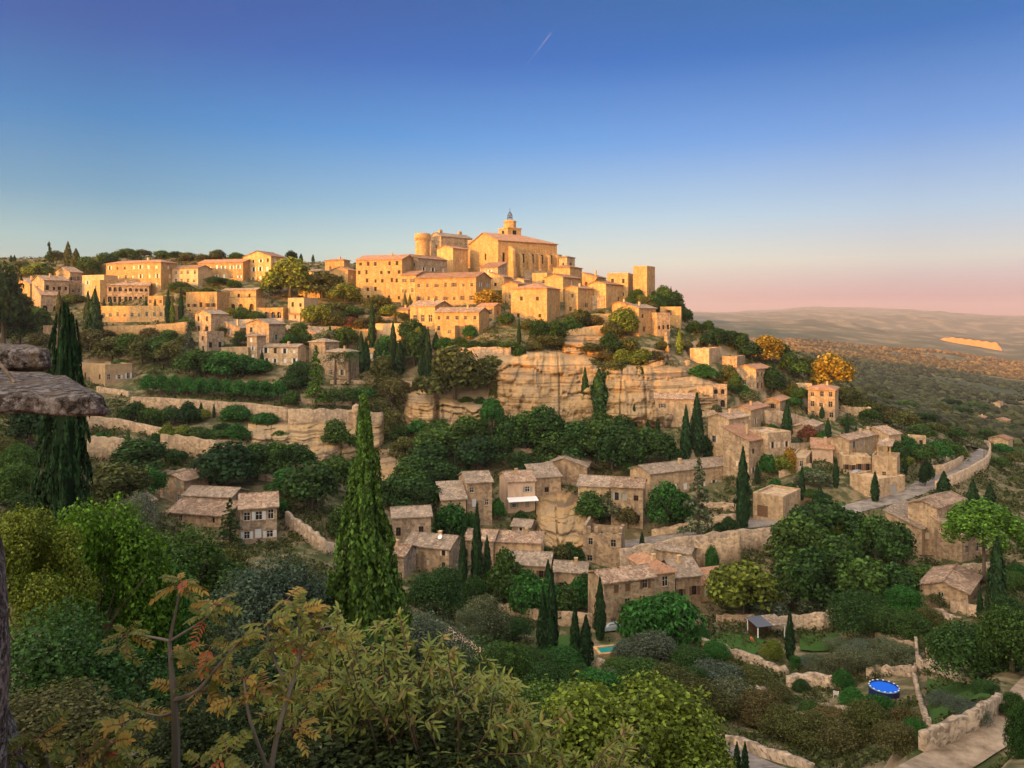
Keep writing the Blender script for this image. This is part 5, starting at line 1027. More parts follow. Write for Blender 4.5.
T('dense', (704,462,30,16,'C'), (718,470,14,16,'G'), (672,460,14,18,'M'), (680,476,14,18,'G'), (716,414,10,12,'O'), (749,402,14,20,'O','silvery rounded bush below the upper villa'), (736,394,22,14,'M'), (745,398,14,14,'F'), (728,384,20,18,'K'), (772,390,24,22,'C'), (800,400,14,18,'M'), (792,396,14,16,'K'), (768,382,20,18,'G'), (812,398,8,10,'M'), (795,406,10,14,'F'), (808,440,16,18,'R'), (820,446,16,12,'F'), (812,458,14,10,'L'), (795,446,10,14,'O'), (772,432,8,14,'F'), (768,474,22,16,'F'), (782,474,20,22,'L'), (780,500,12,20,'F'), (760,500,14,12,'F'), (756,516,18,8,'G'), (815,484,16,26,'O','grey leaved garden tree between two thin cypresses'), (834,462,10,14,'M'), (848,466,12,10,'G'), (730,530,14,14,'G'), (720,534,12,16,'G'), (710,536,10,16,'K'), (806,478,12,14,'F'))
T('conifer', (699,540,82,46,'O','big spreading grey green cedar in front of the long farmhouse'))
T('broad', (667,530,50,36,'F','dense fresh green tree left of the spreading cedar'), (684,526,34,24,'F'), (590,524,34,34,'M','left of two small trees below the white shuttered farmhouse'), (612,522,32,28,'O','right of two small trees below the white shuttered farmhouse'), (628,528,22,20,'T'), (630,476,14,16,'M'))
# -- autumn trees and right slope
T('broad', (831,392,40,36,'Y','large golden yellow tree behind the tall three storey villa'), (767,364,30,32,'Y','golden brown tree above the upper villa'), (741,352,20,22,'G'), (733,348,18,18,'C'), (728,346,16,16,'C'), (719,342,14,18,'G'), (708,334,14,14,'G'), (712,350,22,20,'C'), (752,360,18,22,'C'), (780,364,22,22,'G'), (790,374,22,22,'G'), (800,378,18,22,'M'), (815,376,12,18,'K'), (845,404,18,22,'K'), (806,368,12,18,'K'), (850,412,24,26,'K'), (862,416,20,22,'K'), (870,424,16,20,'G'), (880,420,18,22,'K'), (848,428,12,16,'M'), (890,425,18,24,'T'), (905,430,20,26,'K'), (920,440,16,26,'M'), (900,445,14,20,'K'), (935,436,14,24,'K'), (955,440,14,22,'M'), (880,440,14,22,'T'), (970,432,12,18,'K'), (925,424,12,22,'G'), (940,415,12,22,'K'), (960,418,12,22,'G'), (905,412,12,22,'M'), (885,404,12,20,'K'), (870,398,12,20,'K'), (985,440,12,18,'M'), (1002,455,12,18,'F'), (1015,465,14,18,'K'), (1000,470,14,18,'M'), (1012,435,10,16,'G'), (950,408,10,20,'G'), (975,412,10,20,'M'))
T('dense', (908,456,20,22,'F'), (898,462,22,18,'G'), (922,462,20,26,'M'), (938,460,20,26,'F'), (950,456,18,22,'M'), (908,466,10,14,'L'), (925,486,28,11,'C','clipped green column against the terrace block by the road'), (930,480,18,8,'G'), (960,458,10,14,'L'))
T('cypress', (944,504,32,14,'C','left broad cypress above the umbrella pine'), (973,514,34,12,'C','middle cypress above the umbrella pine'), (990,512,28,11,'C','right cypress above the umbrella pine'), (954,508,20,9,'K'), (997,604,66,15,'C','tall dark cypress beside the trunk of the umbrella pine'), (980,622,34,6,'C','left one of two slim cypresses on the lower right slope'), (987,622,32,5.5,'C','right one of two slim cypresses on the lower right slope'), (937,500,12,5,'C'))
T('umbrella', (984,582,84,80,'B','great bright umbrella pine at the right edge'))
T('broad', (826,556,58,64,'G','big rounded tree at the top of the dark wood below the road'), (800,570,58,54,'M'), (852,556,46,44,'G'), (876,562,48,40,'M'), (896,570,50,40,'G'), (842,594,60,54,'M'), (812,606,60,56,'G'), (790,606,48,44,'M'), (868,610,54,52,'M'), (895,606,44,40,'G'), (836,560,44,18,'L'), (860,634,44,54,'G'), (905,618,36,36,'F'), (885,636,34,44,'M'), (922,590,26,34,'M','round bush tree below the lean-to with pale shutters'), (912,640,30,40,'M'), (940,606,20,26,'G'), (930,628,22,30,'K'), (744,616,56,60,'L','yellowish green tree beyond the end of the lower hamlet'), (728,600,36,36,'G'), (762,612,40,40,'M'), (775,608,34,34,'O'))
T('broad', (975,682,64,74,'G','largest dark oak above the dirt track'), (1012,672,70,56,'M'), (950,660,36,40,'M'), (1010,628,36,36,'G'), (1000,640,30,40,'K'), (1022,770,70,30,'G'), (1015,720,30,24,'G'), (955,640,24,26,'K'), (1010,590,22,26,'M'), (1018,580,16,20,'F'))
# -- lower hamlet gardens
T('dense', (437,614,50,52,'G','dense dark round tree below the corner house'), (506,604,58,36,'M'), (524,612,44,34,'F'), (540,618,42,36,'F'), (558,616,34,36,'M'), (578,610,34,26,'F'), (586,602,30,20,'G'), (474,604,30,20,'G'), (568,606,24,20,'G'), (455,560,20,20,'G'), (450,540,40,34,'F','ivy clad bush against the low annex'), (470,540,30,16,'F'), (498,520,24,14,'F'), (520,524,14,16,'G'), (572,566,24,22,'G'), (560,570,26,24,'K'), (544,556,10,14,'M'), (516,532,10,18,'M'), (480,545,14,10,'F'), (712,574,30,12,'F'), (656,552,10,18,'F'), (690,588,14,18,'G'), (512,640,26,36,'G','low palm like bush in the garden of the cypress pair'))
T('weep', (664,640,48,74,'F','broad bright drooping tree before the big lower farmhouse'), (634,634,26,22,'F'))
T('cypress', (463,592,62,9,'C','slim cypress left of the tallest hamlet cypress'), (477,596,92,11,'C','tallest hamlet cypress before the house with the pale roof'), (487,580,44,8,'C'), (543,660,72,12,'C','left one of the tall garden cypress pair'), (552,662,92,12,'C','right and taller one of the garden cypress pair'), (575,668,66,10,'C','cypress between the garden pair and its bushy neighbour'), (586,668,52,14,'C','bushy cypress in front of the big lower farmhouse'), (600,640,62,11,'C','cypress against the wall of the big lower farmhouse'), (548,600,40,9,'C'), (425,640,16,5,'C'), (790,660,50,9,'C','lone cypress beside the pale field wall'))
T('open', (486,646,56,48,'O','greyish half bare tree between round tree and garden wall'), (470,640,34,32,'O'))
# -- orchard, slopes and scrub on the right
T('olive', (846,672,26,40,'O'), (872,672,24,40,'O'), (895,668,24,36,'O'), (826,674,20,34,'O'), (860,656,18,34,'S'), (886,652,16,30,'O'), (905,660,18,28,'O'), (838,652,16,28,'O'), (815,668,14,26,'S'), (800,612,20,40,'O'), (772,620,22,36,'S'), (960,714,18,34,'S'), (940,706,16,28,'S'), (975,724,18,30,'S'))
T('dense', (610,692,22,34,'S'), (655,662,34,46,'S'), (630,660,22,30,'S'), (690,668,22,34,'G'), (716,660,20,26,'F'), (700,642,18,18,'F'), (640,690,32,50,'M'), (672,700,36,52,'K'), (662,720,44,50,'G'), (700,716,40,56,'K'), (735,712,34,46,'O'), (760,724,34,46,'T'), (716,686,24,50,'S'), (750,686,20,40,'K'), (775,700,16,30,'K'), (690,690,24,34,'G'), (785,738,32,44,'K'), (815,746,34,48,'K'), (845,752,32,46,'T'), (868,742,42,44,'K'), (878,722,30,36,'F'), (852,708,22,24,'F'), (812,716,14,26,'M'), (830,726,18,36,'T'), (895,750,30,40,'T'), (905,732,26,34,'T'), (842,690,22,20,'F'), (800,690,12,18,'G'), (796,668,14,12,'F'), (772,660,22,22,'L','yellow green bush left of the lone cypress'), (915,738,20,24,'F'), (985,694,14,26,'G'), (990,710,12,24,'K'), (925,650,14,18,'K'))
T('cypress', (716,768,36,7,'C'), (723,770,40,8,'C'), (737,772,30,7,'C'), (745,774,32,7,'C'), group='small cypresses in the bottom gap by the lane')
T('broad', (560,676,30,44,'F'), (530,672,26,40,'M'), (600,700,34,44,'F'), (580,690,26,34,'G'), (545,690,26,40,'G'), (500,668,26,36,'M'), (618,680,26,30,'M'))

T('dense', (497,400,20,14,'K','brown shrub clinging to the left edge of the great cliff'), (512,408,14,14,'G'), (532,396,6,10,'K'), (560,378,7,12,'G'), (572,414,20,20,'M'), (541,366,7,14,'K'), (606,392,22,14,'G'), (594,372,14,18,'K'), (622,404,8,10,'M'), (640,404,6,9,'K'), (668,384,7,12,'K'), (655,380,6,10,'M'), (690,384,8,12,'K'), (520,420,14,18,'G'), (552,424,12,16,'M'), (636,300,12,14,'M'), (648,312,16,18,'K'), (642,304,10,12,'L'), (657,306,14,12,'G'), (444,410,10,16,'K'), (466,404,8,16,'M'), (480,410,14,12,'G'), (600,318,8,10,'K'), (478,326,10,12,'M'), (528,330,12,14,'K'), (556,330,10,12,'L'), (420,392,16,16,'K'), (312,420,8,16,'M'), (330,446,14,18,'K'), (352,452,18,20,'M'), (280,440,10,16,'M'))

T('dense', (790,494,12,14,'G'), (812,498,10,16,'M'), (800,484,10,12,'O'), (776,490,12,12,'F'), (820,502,12,18,'G'), (786,470,8,10,'M'), (652,308,14,16,'M'), (643,310,12,14,'K'), (660,312,14,14,'G'), (668,318,10,12,'K'), (630,306,10,12,'M'))

T('broad', (10,505,44,46,'M'), (30,530,40,40,'G'), (4,470,36,40,'K'), (50,470,30,30,'G'))

T('cypress', (658,434,16,4,'C'), (648,432,14,4,'C'), (727,442,22,5,'C'), (762,442,20,5,'C'), (842,452,20,5,'C'), (856,442,16,4,'C'), (868,472,18,5,'C'), (893,480,20,6,'C'), (905,474,18,5,'C'), (560,472,30,6,'C'), (538,480,26,6,'C'), (602,554,22,5,'C'), (642,550,18,5,'C'), (668,562,20,5,'C'), (722,592,26,6,'C'), (733,558,22,5,'C'), (820,508,24,6,'C'), (455,482,28,6,'C'), (430,502,30,7,'C'), (520,562,22,5,'C'), (502,592,30,7,'C'), (620,502,20,5,'C'), (300,382,20,5,'C'), (262,366,16,4,'C'), (395,332,18,4,'K'), (560,300,14,3,'K'), (588,312,14,3,'K'), (250,318,12,3,'K'))

T('dense', (789,474,28,12,'Y','bright yellow vine climbing the stair wall beside the shuttered villa wing'), (780,464,14,14,'L'))
T('cypress', (726,466,24,5,'C'), (757,484,22,5,'C'), (690,482,20,5,'C'), (640,474,26,6,'C'), (468,470,30,6,'C'), (236,352,20,4,'C'), (330,344,20,4,'C'), (290,352,18,4,'C'), (847,434,18,4,'C'), (884,446,18,5,'C'))
ANCH = [dict(lm=s['lm'], bbox=s['bbox'], D=s['D']) for s in HOUSES] + WALLS + [dict(lm='the church', bbox=(470, 215, 557, 279), D=335), dict(lm='the blue pool', bbox=(867, 678, 900, 700), D=85)]
def relation(px, py, h, D):
    best = None; cy = py - h * .5
    for a in ANCH:
        x0, y0, x1, y1 = a['bbox']; dx = max(x0 - px, 0, px - x1); dy = max(y0 - cy, 0, cy - y1)
        d = math.hypot(dx, dy * 1.4) + abs(px - (x0 + x1) / 2) * .15
        if best is None or d < best[0]: best = (d, a, dx, dy, px < (x0 + x1) / 2, cy < y0, D < a['D'])
    d, a, dx, dy, left, above, front = best
    if dx <= 2: w = 'above' if above and dy > 4 else ('just in front of' if front and dy < 6 else ('below' if front else 'behind'))
    else: w = 'left of' if left else 'right of'
    return f"{w} {a['lm']}"
def plant(kind, v, P, h, wd, col, label, group=None, rot=0.0, cat=None, name=None):
    crown, trunk = PROTO[kind][v % len(PROTO[kind])]
    root = empty(name or KINDNAME[kind], P, rot); tag(root, label, cat or ('shrub' if kind == 'shrub' else 'tree'), group)
    c0 = CROWN0[kind] * h
    if kind in ('near_leafy', 'near_olive', 'thicket'): c0 = max(c0, h - 1.25 * wd)
    o = link('crown', crown, root); o.location = (0, 0, c0); o.scale = (wd, wd, h - c0); o.color = (*col, 1)
    t = link('trunk', trunk, root); t.scale = (min(h, wd * 1.6), min(h, wd * 1.6), h * .9); return root
def build_trees():
    rows = []; rng = random.Random(11)
    for kind, group, px, py, h, wd, ck, *lab in TREES:
        P = at(px, py, 45)
        if P.y > 430 and px < 705:      # just over the brow: stand it on the crest
            d = np.linspace(235, 395, 300); X = (px - CX) / F * d; g = ground(X, d); j = int(np.argmax(g / d)); P = Vector((X[j], d[j], g[j]))
        k = P.y / F; rows.append([kind, group, px, py, h, wd, ck, lab[0] if lab else None, P, k])
    base = {}
    for r in rows:
        if r[7] or r[1]: continue
        kind, hm, wm = r[0], r[4] * r[9], r[5] * r[9]
        size = ('tall' if hm > 9 else 'slim' if wm < 1.3 else 'small') if kind in ('cypress', 'plume') else ('large' if wm > 9.5 else 'small' if wm < 5 else 'medium')
        noun = NOUN[kind] if not (kind == 'dense' and hm < 3.6) else 'bush'
        base.setdefault(f"{size} {COLS[r[6]][0]} {noun} {relation(r[2], r[3], r[4], r[8].y)}", []).append(r)
    words = ['', '', 'two', 'three', 'four', 'five', 'six', 'seven', 'eight', 'nine', 'ten']; ordn = ['first', 'second', 'third', 'fourth', 'fifth', 'sixth', 'seventh', 'eighth', 'ninth', 'tenth']
    for b, L in base.items():
        if len(L) == 1: L[0][7] = b; continue
        L.sort(key=lambda r: r[2])
        for j, r in enumerate(L):
            b2 = b if len(b.split()) <= 11 else b.replace('just in front of', 'before').replace(' the house with ', ' house with ')
            r[7] = f"{b2}, " + ('left one of two' if len(L) == 2 and j == 0 else 'right one of two' if len(L) == 2 else f"{ordn[j]} of {words[len(L)]}" if len(b2.split()) > 11 else f"{ordn[j]} of {words[len(L)]} from left")
    for r in rows:                       # keep labels to sixteen words
        for cut in (' the ', ' just ', ' small ', ' medium ', ' large ', ' and '):
            if r[7] and len(r[7].replace('-', ' ').split()) > 15: r[7] = (' ' + r[7]).replace(cut, ' ').strip()
    for j, (kind, group, px, py, h, wd, ck, lab, P, k) in enumerate(rows):
        if group and not lab: lab = {'clipped plane trees in a row on the terrace': 'clipped plane tree in the long green row above the pale retaining wall'}.get(group, 'small dark cypress in the gap beside the lane at the bottom edge')
        c = COLS[ck][1]; q = rng.uniform(.82, 1.18); c = (c[0] * q * rng.uniform(.92, 1.1), c[1] * q, c[2] * q)
        nm = None; hm = h * k
        if kind == 'dense' and hm < 3.6: nm = 'bush'
        kind = {'broad': 'fine', 'dense': 'fine', 'olive': 'fineolive', 'open': 'fineolive'}.get(kind, kind) if P.y < 130 else kind
        plant(kind, j * 7 + 3, P, hm, wd * k, c, lab, group, rng.uniform(0, 6.28), 'bush' if nm else None, nm)
build_trees()
def far_wood(sd, lo, hi, dens0):          # woods out on the plain and on the far slopes: one mass each, thousands of crowns
    rng = np.random.default_rng(sd); V = []; Fq = []; o = 0
    n = 24000; D = np.exp(rng.uniform(math.log(lo), math.log(hi), n)); px = rng.uniform(690, 1300, n); X = (px - CX) / F * D
    dens = fbm(X / 160, D / 160, 4, 31) + rng.normal(size=n) * .12
    keep = dens > -dens0; X, D = X[keep], D[keep]; Z = ground(X, D)
    for x, y, z in zip(X, D, Z):
        s = rng.uniform(1.2, 2.8) * (1 + y / 2400); seg = 6; a0 = rng.random() * 6
        ring = [(x + s * r * math.cos(a0 + 6.283 * k / seg) * rng.uniform(.8, 1.2), y + s * r * math.sin(a0 + 6.283 * k / seg), z + s * h * rng.uniform(.85, 1.15)) for r, h in ((.8, .1), (1.0, .6), (.65, 1.15)) for k in range(seg)]
        ring += [(x, y, z + s * 1.4)]; V += ring
        for j in range(2):
            for k in range(seg): Fq.append((o + j * seg + k, o + j * seg + (k + 1) % seg, o + (j + 1) * seg + (k + 1) % seg, o + (j + 1) * seg + k))
        for k in range(seg): Fq.append((o + 12 + k, o + 12 + (k + 1) % seg, o + 18, o + 18))
        o += 19
    return V, [f if f[2] != f[3] else f[:3] for f in Fq]
def far_woods():
    for rng_, lo, hi, dens0, col, label in ((5, 330, 1450, .05, (.050, .056, .022), 'far dark green woods on the plain beyond the village'), (6, 1400, 2900, .12, (.155, .10, .03), 'far wooded ridge with the last sun painted gold into its colour')):  # second wood: sunlight on the ridge put into its leaf colour
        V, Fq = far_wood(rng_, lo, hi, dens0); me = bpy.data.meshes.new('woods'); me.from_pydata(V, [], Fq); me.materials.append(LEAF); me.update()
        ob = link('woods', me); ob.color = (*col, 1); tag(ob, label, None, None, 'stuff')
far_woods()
def scrub():                             # low garrigue over the slopes: nobody could count it
    rng = np.random.default_rng(8); n = 95000
    D = np.exp(rng.uniform(math.log(48), math.log(430), n)); px = rng.uniform(-40, 1070, n); X = (px - CX) / F * D; Z = ground(X, D)
    dens = fbm(X / 10, D / 10, 4, 77) + rng.normal(size=n) * .1; ok = dens > -.07
    for ox, oy, c, s, x0, x1, y0, y1, pz in PADS:
        u = (X - ox) * c + (D - oy) * s; v = -(X - ox) * s + (D - oy) * c; ok &= ~((u > x0 - 1) & (u < x1 + 1) & (v > y0 - 1) & (v < y1 + 1))
    for pts, half in ROADS:
        for p in pts[::2]: ok &= np.hypot(X - p[0], D - p[1]) > half + 1.2
    for cx_, cy_, rr in CLEAR: ok &= np.hypot(X - cx_, D - cy_) > rr
    X, D, Z = X[ok], D[ok], Z[ok]; m = 9; k = len(X)
    S_ = rng.uniform(.35, 1.0, k) * np.clip(D / 140, .55, 1.3)
    C = np.stack([X, D, Z], 1)[:, None, :] + rng.normal(size=(k, m, 3)) * np.array((.55, .55, .28)) * S_[:, None, None] + np.array((0, 0, .4)) * S_[:, None, None]
    N = rng.normal(size=(k * m, 3)) + np.array((0, -.2, .8)); V, Fq = leaf_quads(C.reshape(-1, 3), N, np.repeat(S_ * .34, m), rng)
    o = link('undergrowth', np_mesh('undergrowth', V, Fq, LEAF)); o.color = (.052, .068, .020, 1); tag(o, 'low scrub covering the slopes between the houses', None, None, 'stuff')
CLEAR = []
for x_, y_, r_ in ((884, 690, 6), (855, 640, 5), (965, 705, 6), (605, 655, 5), (560, 640, 6), (985, 455, 5), (810, 490, 8)):
    _P = at(x_, y_, 40); CLEAR.append((_P.x, _P.y, r_))
scrub()

# ---------------------------------------------------------------- the near slope below the viewpoint
def px3(px, py, D): return Vector(((px - CX) / F * D, D, -(py - HY) / F * D))
def crown_spires(seed, spires, per, leaf, taper, width=.5):
    """a near cypress: upright plumes over a tapering body (unit width and height)"""
    rng = np.random.default_rng(seed); C = []; N = []; Sz = []
    for k in range(spires):
        h0 = rng.random() ** 1.25 * .93; a = rng.uniform(0, 6.283); env = width * (1 - h0) ** taper * (.55 + .45 * min(1, h0 / .12)); r0 = env * rng.uniform(.35, .95)
        L = rng.uniform(.10, .20) * (1 - h0 * .35); t = rng.random(per); w = .072 * (1 - .72 * h0) * (np.sin(np.clip(t, .02, 1) * math.pi) ** .6 + .15) * (1 - h0 * .6) * (1 - .4 * t); th = rng.uniform(0, 6.283, per); q = np.sqrt(rng.random(per)) * w
        rr = r0 * (1 - t * .30); C.append(np.stack([rr * math.cos(a) + q * np.cos(th), rr * math.sin(a) + q * np.sin(th), np.minimum(h0 + L * (t - .15), 1.0)], 1))
        N.append(np.stack([np.cos(th) + math.cos(a) * .6, np.sin(th) + math.sin(a) * .6, np.full(per, .2)], 1) + rng.normal(size=(per, 3)) * .5)
    C = np.concatenate(C); N = np.concatenate(N); C[:, 2] = np.clip(C[:, 2], 0, 1); v, f = leaf_quads(C, N, 1.0, rng, np.array((0, 0, 1.0)), .8, .1)
    ctr = np.repeat(C, 4, 0); v = ctr + (v - ctr) * np.array((leaf * 2.4, leaf * 2.4, leaf))
    hh = np.linspace(0, .93, 14); cv = np.array([(width * .42 * (1 - z) ** taper * math.cos(a), width * .42 * (1 - z) ** taper * math.sin(a), z) for z in hh for a in np.linspace(0, 6.2832, 11)])
    return join([(v, f), (cv, grid_faces(14, 11))])
PROTO['near_plume'] = [(np_mesh('plume_crown', *crown_spires(5, 340, 120, .0085, 1.15), NEEDLE), trunk_mesh(301, .6, 0, .03))]
PROTO['near_cypress'] = [(np_mesh('cypress_crown', *crown_spires(9, 260, 110, .0095, .42), NEEDLE), trunk_mesh(302, .6, 0, .03))]
PROTO['thicket'] = [(np_mesh('thicket_crown', *crown_shrub(400 + k, 13000, .0125), LEAF), trunk_mesh(310 + k, .35, 9, .012)) for k in range(4)]
PROTO['near_olive'] = [(np_mesh('near_olive_crown', *crown_broad(420 + k, 24, 900, .013, .8, .25), LEAF), trunk_mesh(320 + k, .3, 9, .02)) for k in range(2)]
PROTO['near_leafy'] = [(np_mesh('near_leafy_crown', *crown_broad(440 + k, 38, 640, .0150, .95, .15, 0, (.08, .20)), LEAF), trunk_mesh(330 + k, .4, 9, .015)) for k in range(3)]
for k_, c_ in dict(near_plume=.0, near_cypress=.02, thicket=0, near_olive=.12, near_leafy=.06).items(): CROWN0[k_] = c_
KINDNAME.update(near_plume='plumed_cypress', near_cypress='cypress', thicket='thicket_bush', near_olive='olive_tree', near_leafy='leafy_tree')
def near(kind, px, D, top, w, ck, label, v=0, drop=None):
    x = (px - CX) / F * D; z = float(ground(np.array([x]), np.array([D]))[0]); zt = -(top - HY) / F * D
    c = COLS[ck][1] if isinstance(ck, str) else ck
    plant(kind, v, (x, D, z - .1), max(zt - z + .1, .6), w * D / F, c, label, None, px * .37, 'tree' if 'olive' in kind or 'leafy' in kind or 'cypress' in kind or 'plume' in kind else 'bush')
near('near_plume', 364, 46, 396, 145, (.055, .118, .018), 'tall bright green plumed cypress rising before the lower hamlet, tallest tree of all')
near('near_cypress', 65, 40, 306, 78, (.012, .040, .012), 'tall blackish cypress rising behind the rock slabs')
near('near_leafy', 96, 12, 492, 128, 'B', 'fresh green leafy bush at the foot of the tall blackish cypress', 0)
near('near_leafy', 36, 10, 500, 92, 'L', 'yellowish leafy bush beside the rock pillar', 1)
near('thicket', 140, 13, 560, 120, 'F', 'dark leafy thicket behind the autumn shrub with bare stems', 1)
near('thicket', 66, 8.5, 610, 200, (.030, .080, .020), 'deep green thicket below the rock pillar', 2)
near('near_leafy', 182, 60, 524, 120, 'M', 'big mid green tree left of the grey blue olive clump', 2)
near('near_leafy', 128, 66, 540, 90, 'F', 'fresh green tree behind the leafy bush and silvery sprig', 1)
near('near_leafy', 222, 74, 540, 70, 'K', 'brownish tree before the house with three white windows', 0)
near('near_olive', 136, 26, 488, 44, (.115, .14, .12), 'slim silvery olive sprig under the dish cottage', 0)
near('near_olive', 272, 42, 550, 130, (.050, .085, .062), 'wide grey blue olive clump left of the tall plumed cypress', 1)
near('near_olive', 318, 50, 566, 90, (.052, .085, .06), 'smaller grey blue olive clump touching the tall plumed cypress', 0)
near('near_olive', 428, 56, 604, 90, (.085, .12, .085), 'pale grey green olive right of the tall plumed cypress', 1)
near('thicket', 336, 34, 622, 130, 'G', 'dark thicket hiding the foot of the tall plumed cypress', 3)
near('near_leafy', 160, 16, 640, 180, (.024, .046, .014), 'dark tangled tree behind the bare stemmed autumn shrub', 1)
near('thicket', 262, 15, 648, 200, (.022, .045, .014), 'blackish thicket between the autumn shrub and the willow leaved shrub', 0)
near('near_leafy', 628, 30, 672, 190, (.125, .175, .022), 'big yellow green tree crown at the bottom right of the willow leaved shrub', 0)
near('near_leafy', 560, 34, 684, 130, (.075, .135, .025), 'mid green tree crown between willow leaved shrub and yellow green crown', 1)
near('near_leafy', 690, 32, 712, 90, (.12, .16, .022), 'small yellow green crown at the right of the big yellow green one', 2)
near('thicket', 505, 24, 668, 120, (.045, .075, .022), 'dull green thicket behind the willow leaved shrub', 1)
near('thicket', 470, 60, 640, 90, (.05, .10, .03), 'green thicket on the slope below the short alley', 2)
near('thicket', 545, 52, 664, 90, 'G', 'dark thicket on the slope under the garden cypresses', 3)
near('near_leafy', 500, 70, 636, 70, 'M', 'leafy tree right of the short alley', 1)
near('thicket', 30, 5.5, 700, 220, (.075, .080, .028), 'low olive brown thicket in the bottom left corner', 0)

near('thicket', 385, 4.9, 712, 330, (.040, .060, .018), 'dark twiggy thicket filling the bottom under the willow leaved shrub', 2)
near('thicket', 215, 4.6, 722, 190, (.035, .055, .016), 'dark low thicket under the autumn shrubs at the bottom edge', 1)
# rock slabs and pillar of the viewpoint
def slab(name, label, c, half, seed, e=.22, strata=5.0, shear=.0):
    nu, nv = 90, 44; u = np.linspace(-math.pi, math.pi, nu); v = np.linspace(-math.pi / 2, math.pi / 2, nv); U, Vv = np.meshgrid(u, v)
    sp = lambda a, p: np.sign(a) * np.abs(a) ** p
    X = sp(np.cos(Vv), e) * sp(np.cos(U), e * 1.6); Y = sp(np.cos(Vv), e) * sp(np.sin(U), e * 1.6); Z = sp(np.sin(Vv), e * 2.2)
    hx, hy, hz = half; sc = min(half)
    P = np.stack([X * hx, Y * hy, Z * hz], -1); q = P / max(sc, .1)
    n1 = fbm(q[..., 0] * .9 + q[..., 2] * .6, q[..., 1] * .9 - q[..., 2] * .4, 5, seed); n2 = fbm(q[..., 0] * .35 + q[..., 1] * .3 + 3, q[..., 2] * strata, 4, seed + 5)
    d = 1 + n1 * .20 + n2 * .07; P[..., 0] *= 1 + (d - 1) * .45; P[..., 1] *= 1 + (d - 1) * .45; P[..., 2] = P[..., 2] * d + fbm(q[..., 0] * .4, q[..., 1] * .4, 4, seed + 9) * hz * .5; P[..., 0] -= P[..., 1] * shear + np.where(P[..., 0] > hx * .3, (P[..., 0] - hx * .3) * np.clip(P[..., 1] / hy, 0, 1) * .4, 0)
    o = link(name, np_mesh(name, P.reshape(-1, 3), grid_faces(nv, nu), GREY_ROCK)); o.location = c; tag(o, label, 'rock'); return o
slab('rock_slab', 'long lichen grey rock slab jutting out over the valley', (-2.24, 2.82, -.262), (.72, .50, .036), 3, .13, 5.0, .58)
slab('rock_slab', 'upper blunt grey rock slab lying above the long jutting one', (-3.22, 4.3, -.207), (.62, .42, .058), 8, .16, 5.0, .62)
slab('rock_block', 'small pale stone wedged between the two rock slabs', (-2.72, 3.75, -.30), (.28, .3, .045), 11, .3, 5.0, .6)
slab('rock_pillar', 'grey brown rock pillar under the jutting slab at the left edge', (-2.61, 3.05, -1.40), (.62, .50, .92), 14, .24, 1.2, .62)
slab('boulder', 'low mossy boulder under the rock pillar', (-3.3, 4.0, -2.4), (.8, .7, .8), 17, .7, 1.0, .6)
def stick():
    m = MB(); m.tube([px3(-20, 352, 3.0), px3(2, 366, 2.9), px3(15, 383, 2.75)], [.009, .008, .006], 6); o = m.build('stick', BARK); tag(o, 'thin bare stick leaning on the jutting rock slab', 'stick')
stick()
# autumn shrub with feathered leaves
def leafmat(name, a, b):
    k = NM(name, .55, .25); g = k.new('ShaderNodeNewGeometry'); c = k.mix(g.outputs['Random Per Island'], a, b); k.done(c)
    tr = k.new('ShaderNodeBsdfTranslucent'); k.t.links.new(k.mix(1.0, c, (1.2, 1.1, .6), 'MULTIPLY'), tr.inputs[0]); ms = k.new('ShaderNodeMixShader'); ms.inputs[0].default_value = .3
    k.t.links.new(k.b.outputs[0], ms.inputs[1]); k.t.links.new(tr.outputs[0], ms.inputs[2]); k.t.links.new(ms.outputs[0], k.n['Material Output'].inputs[0]); return k.m
AUT = [leafmat('green autumn leaf', (.085, .12, .02), (.20, .20, .035)), leafmat('yellow autumn leaf', (.30, .24, .05), (.34, .20, .04)), leafmat('red autumn leaf', (.33, .055, .03), (.38, .16, .05))]
TWIG = plain('reddish twig', (.17, .085, .05), .8, .2); PALE_TWIG = plain('pale grey twig', (.20, .17, .14), .85, .2)
def leaflet(m, p, d, n, L, W, mt):
    d = d.normalized(); s = d.cross(n); s = s.normalized() if s.length > 1e-4 else Vector((1, 0, 0)); n = s.cross(d).normalized(); q = []
    for t, w in ((0, .12), (.25, .85), (.55, 1.0), (.82, .6), (1, .02)):
        c = p + d * L * t - n * L * .18 * t * t
        q.append((c - s * W * .5 * w + n * W * .12 * w, c - n * W * .02, c + s * W * .5 * w + n * W * .12 * w))
    vs = [v for row in q for v in row]; fs = []
    for j in range(4):
        for k in range(2): fs.append((j * 3 + k, j * 3 + k + 1, (j + 1) * 3 + k + 1, (j + 1) * 3 + k))
    m.add(vs, fs, mt)
def pinnate(m, tw, p, d, up, L, rng, mt):
    pts = []; d = d.normalized(); n = 7
    for j in range(n + 1):
        t = j / n; pts.append(p + d * L * t + Vector((0, 0, -1)) * L * .28 * t * t + up * 0)
    tw.tube(pts, [.0022] * (n + 1), 4, 3)
    s = d.cross(up); s = s.normalized() if s.length > .01 else Vector((1, 0, 0)); ll = L * .30
    for j in range(2, n + 1):
        ax = (pts[j] - pts[j - 1]).normalized()
        for sg in (-1, 1): leaflet(m, pts[j], (s * sg + ax * .55 + Vector((rng.uniform(-.15, .15), rng.uniform(-.15, .15), rng.uniform(-.35, .05)))), up, ll * rng.uniform(.8, 1.15), ll * .40, mt if rng.random() > .1 else rng.choice((0, 1)))
    leaflet(m, pts[-1], (pts[-1] - pts[-2]), up, ll * 1.1, ll * .42, mt)
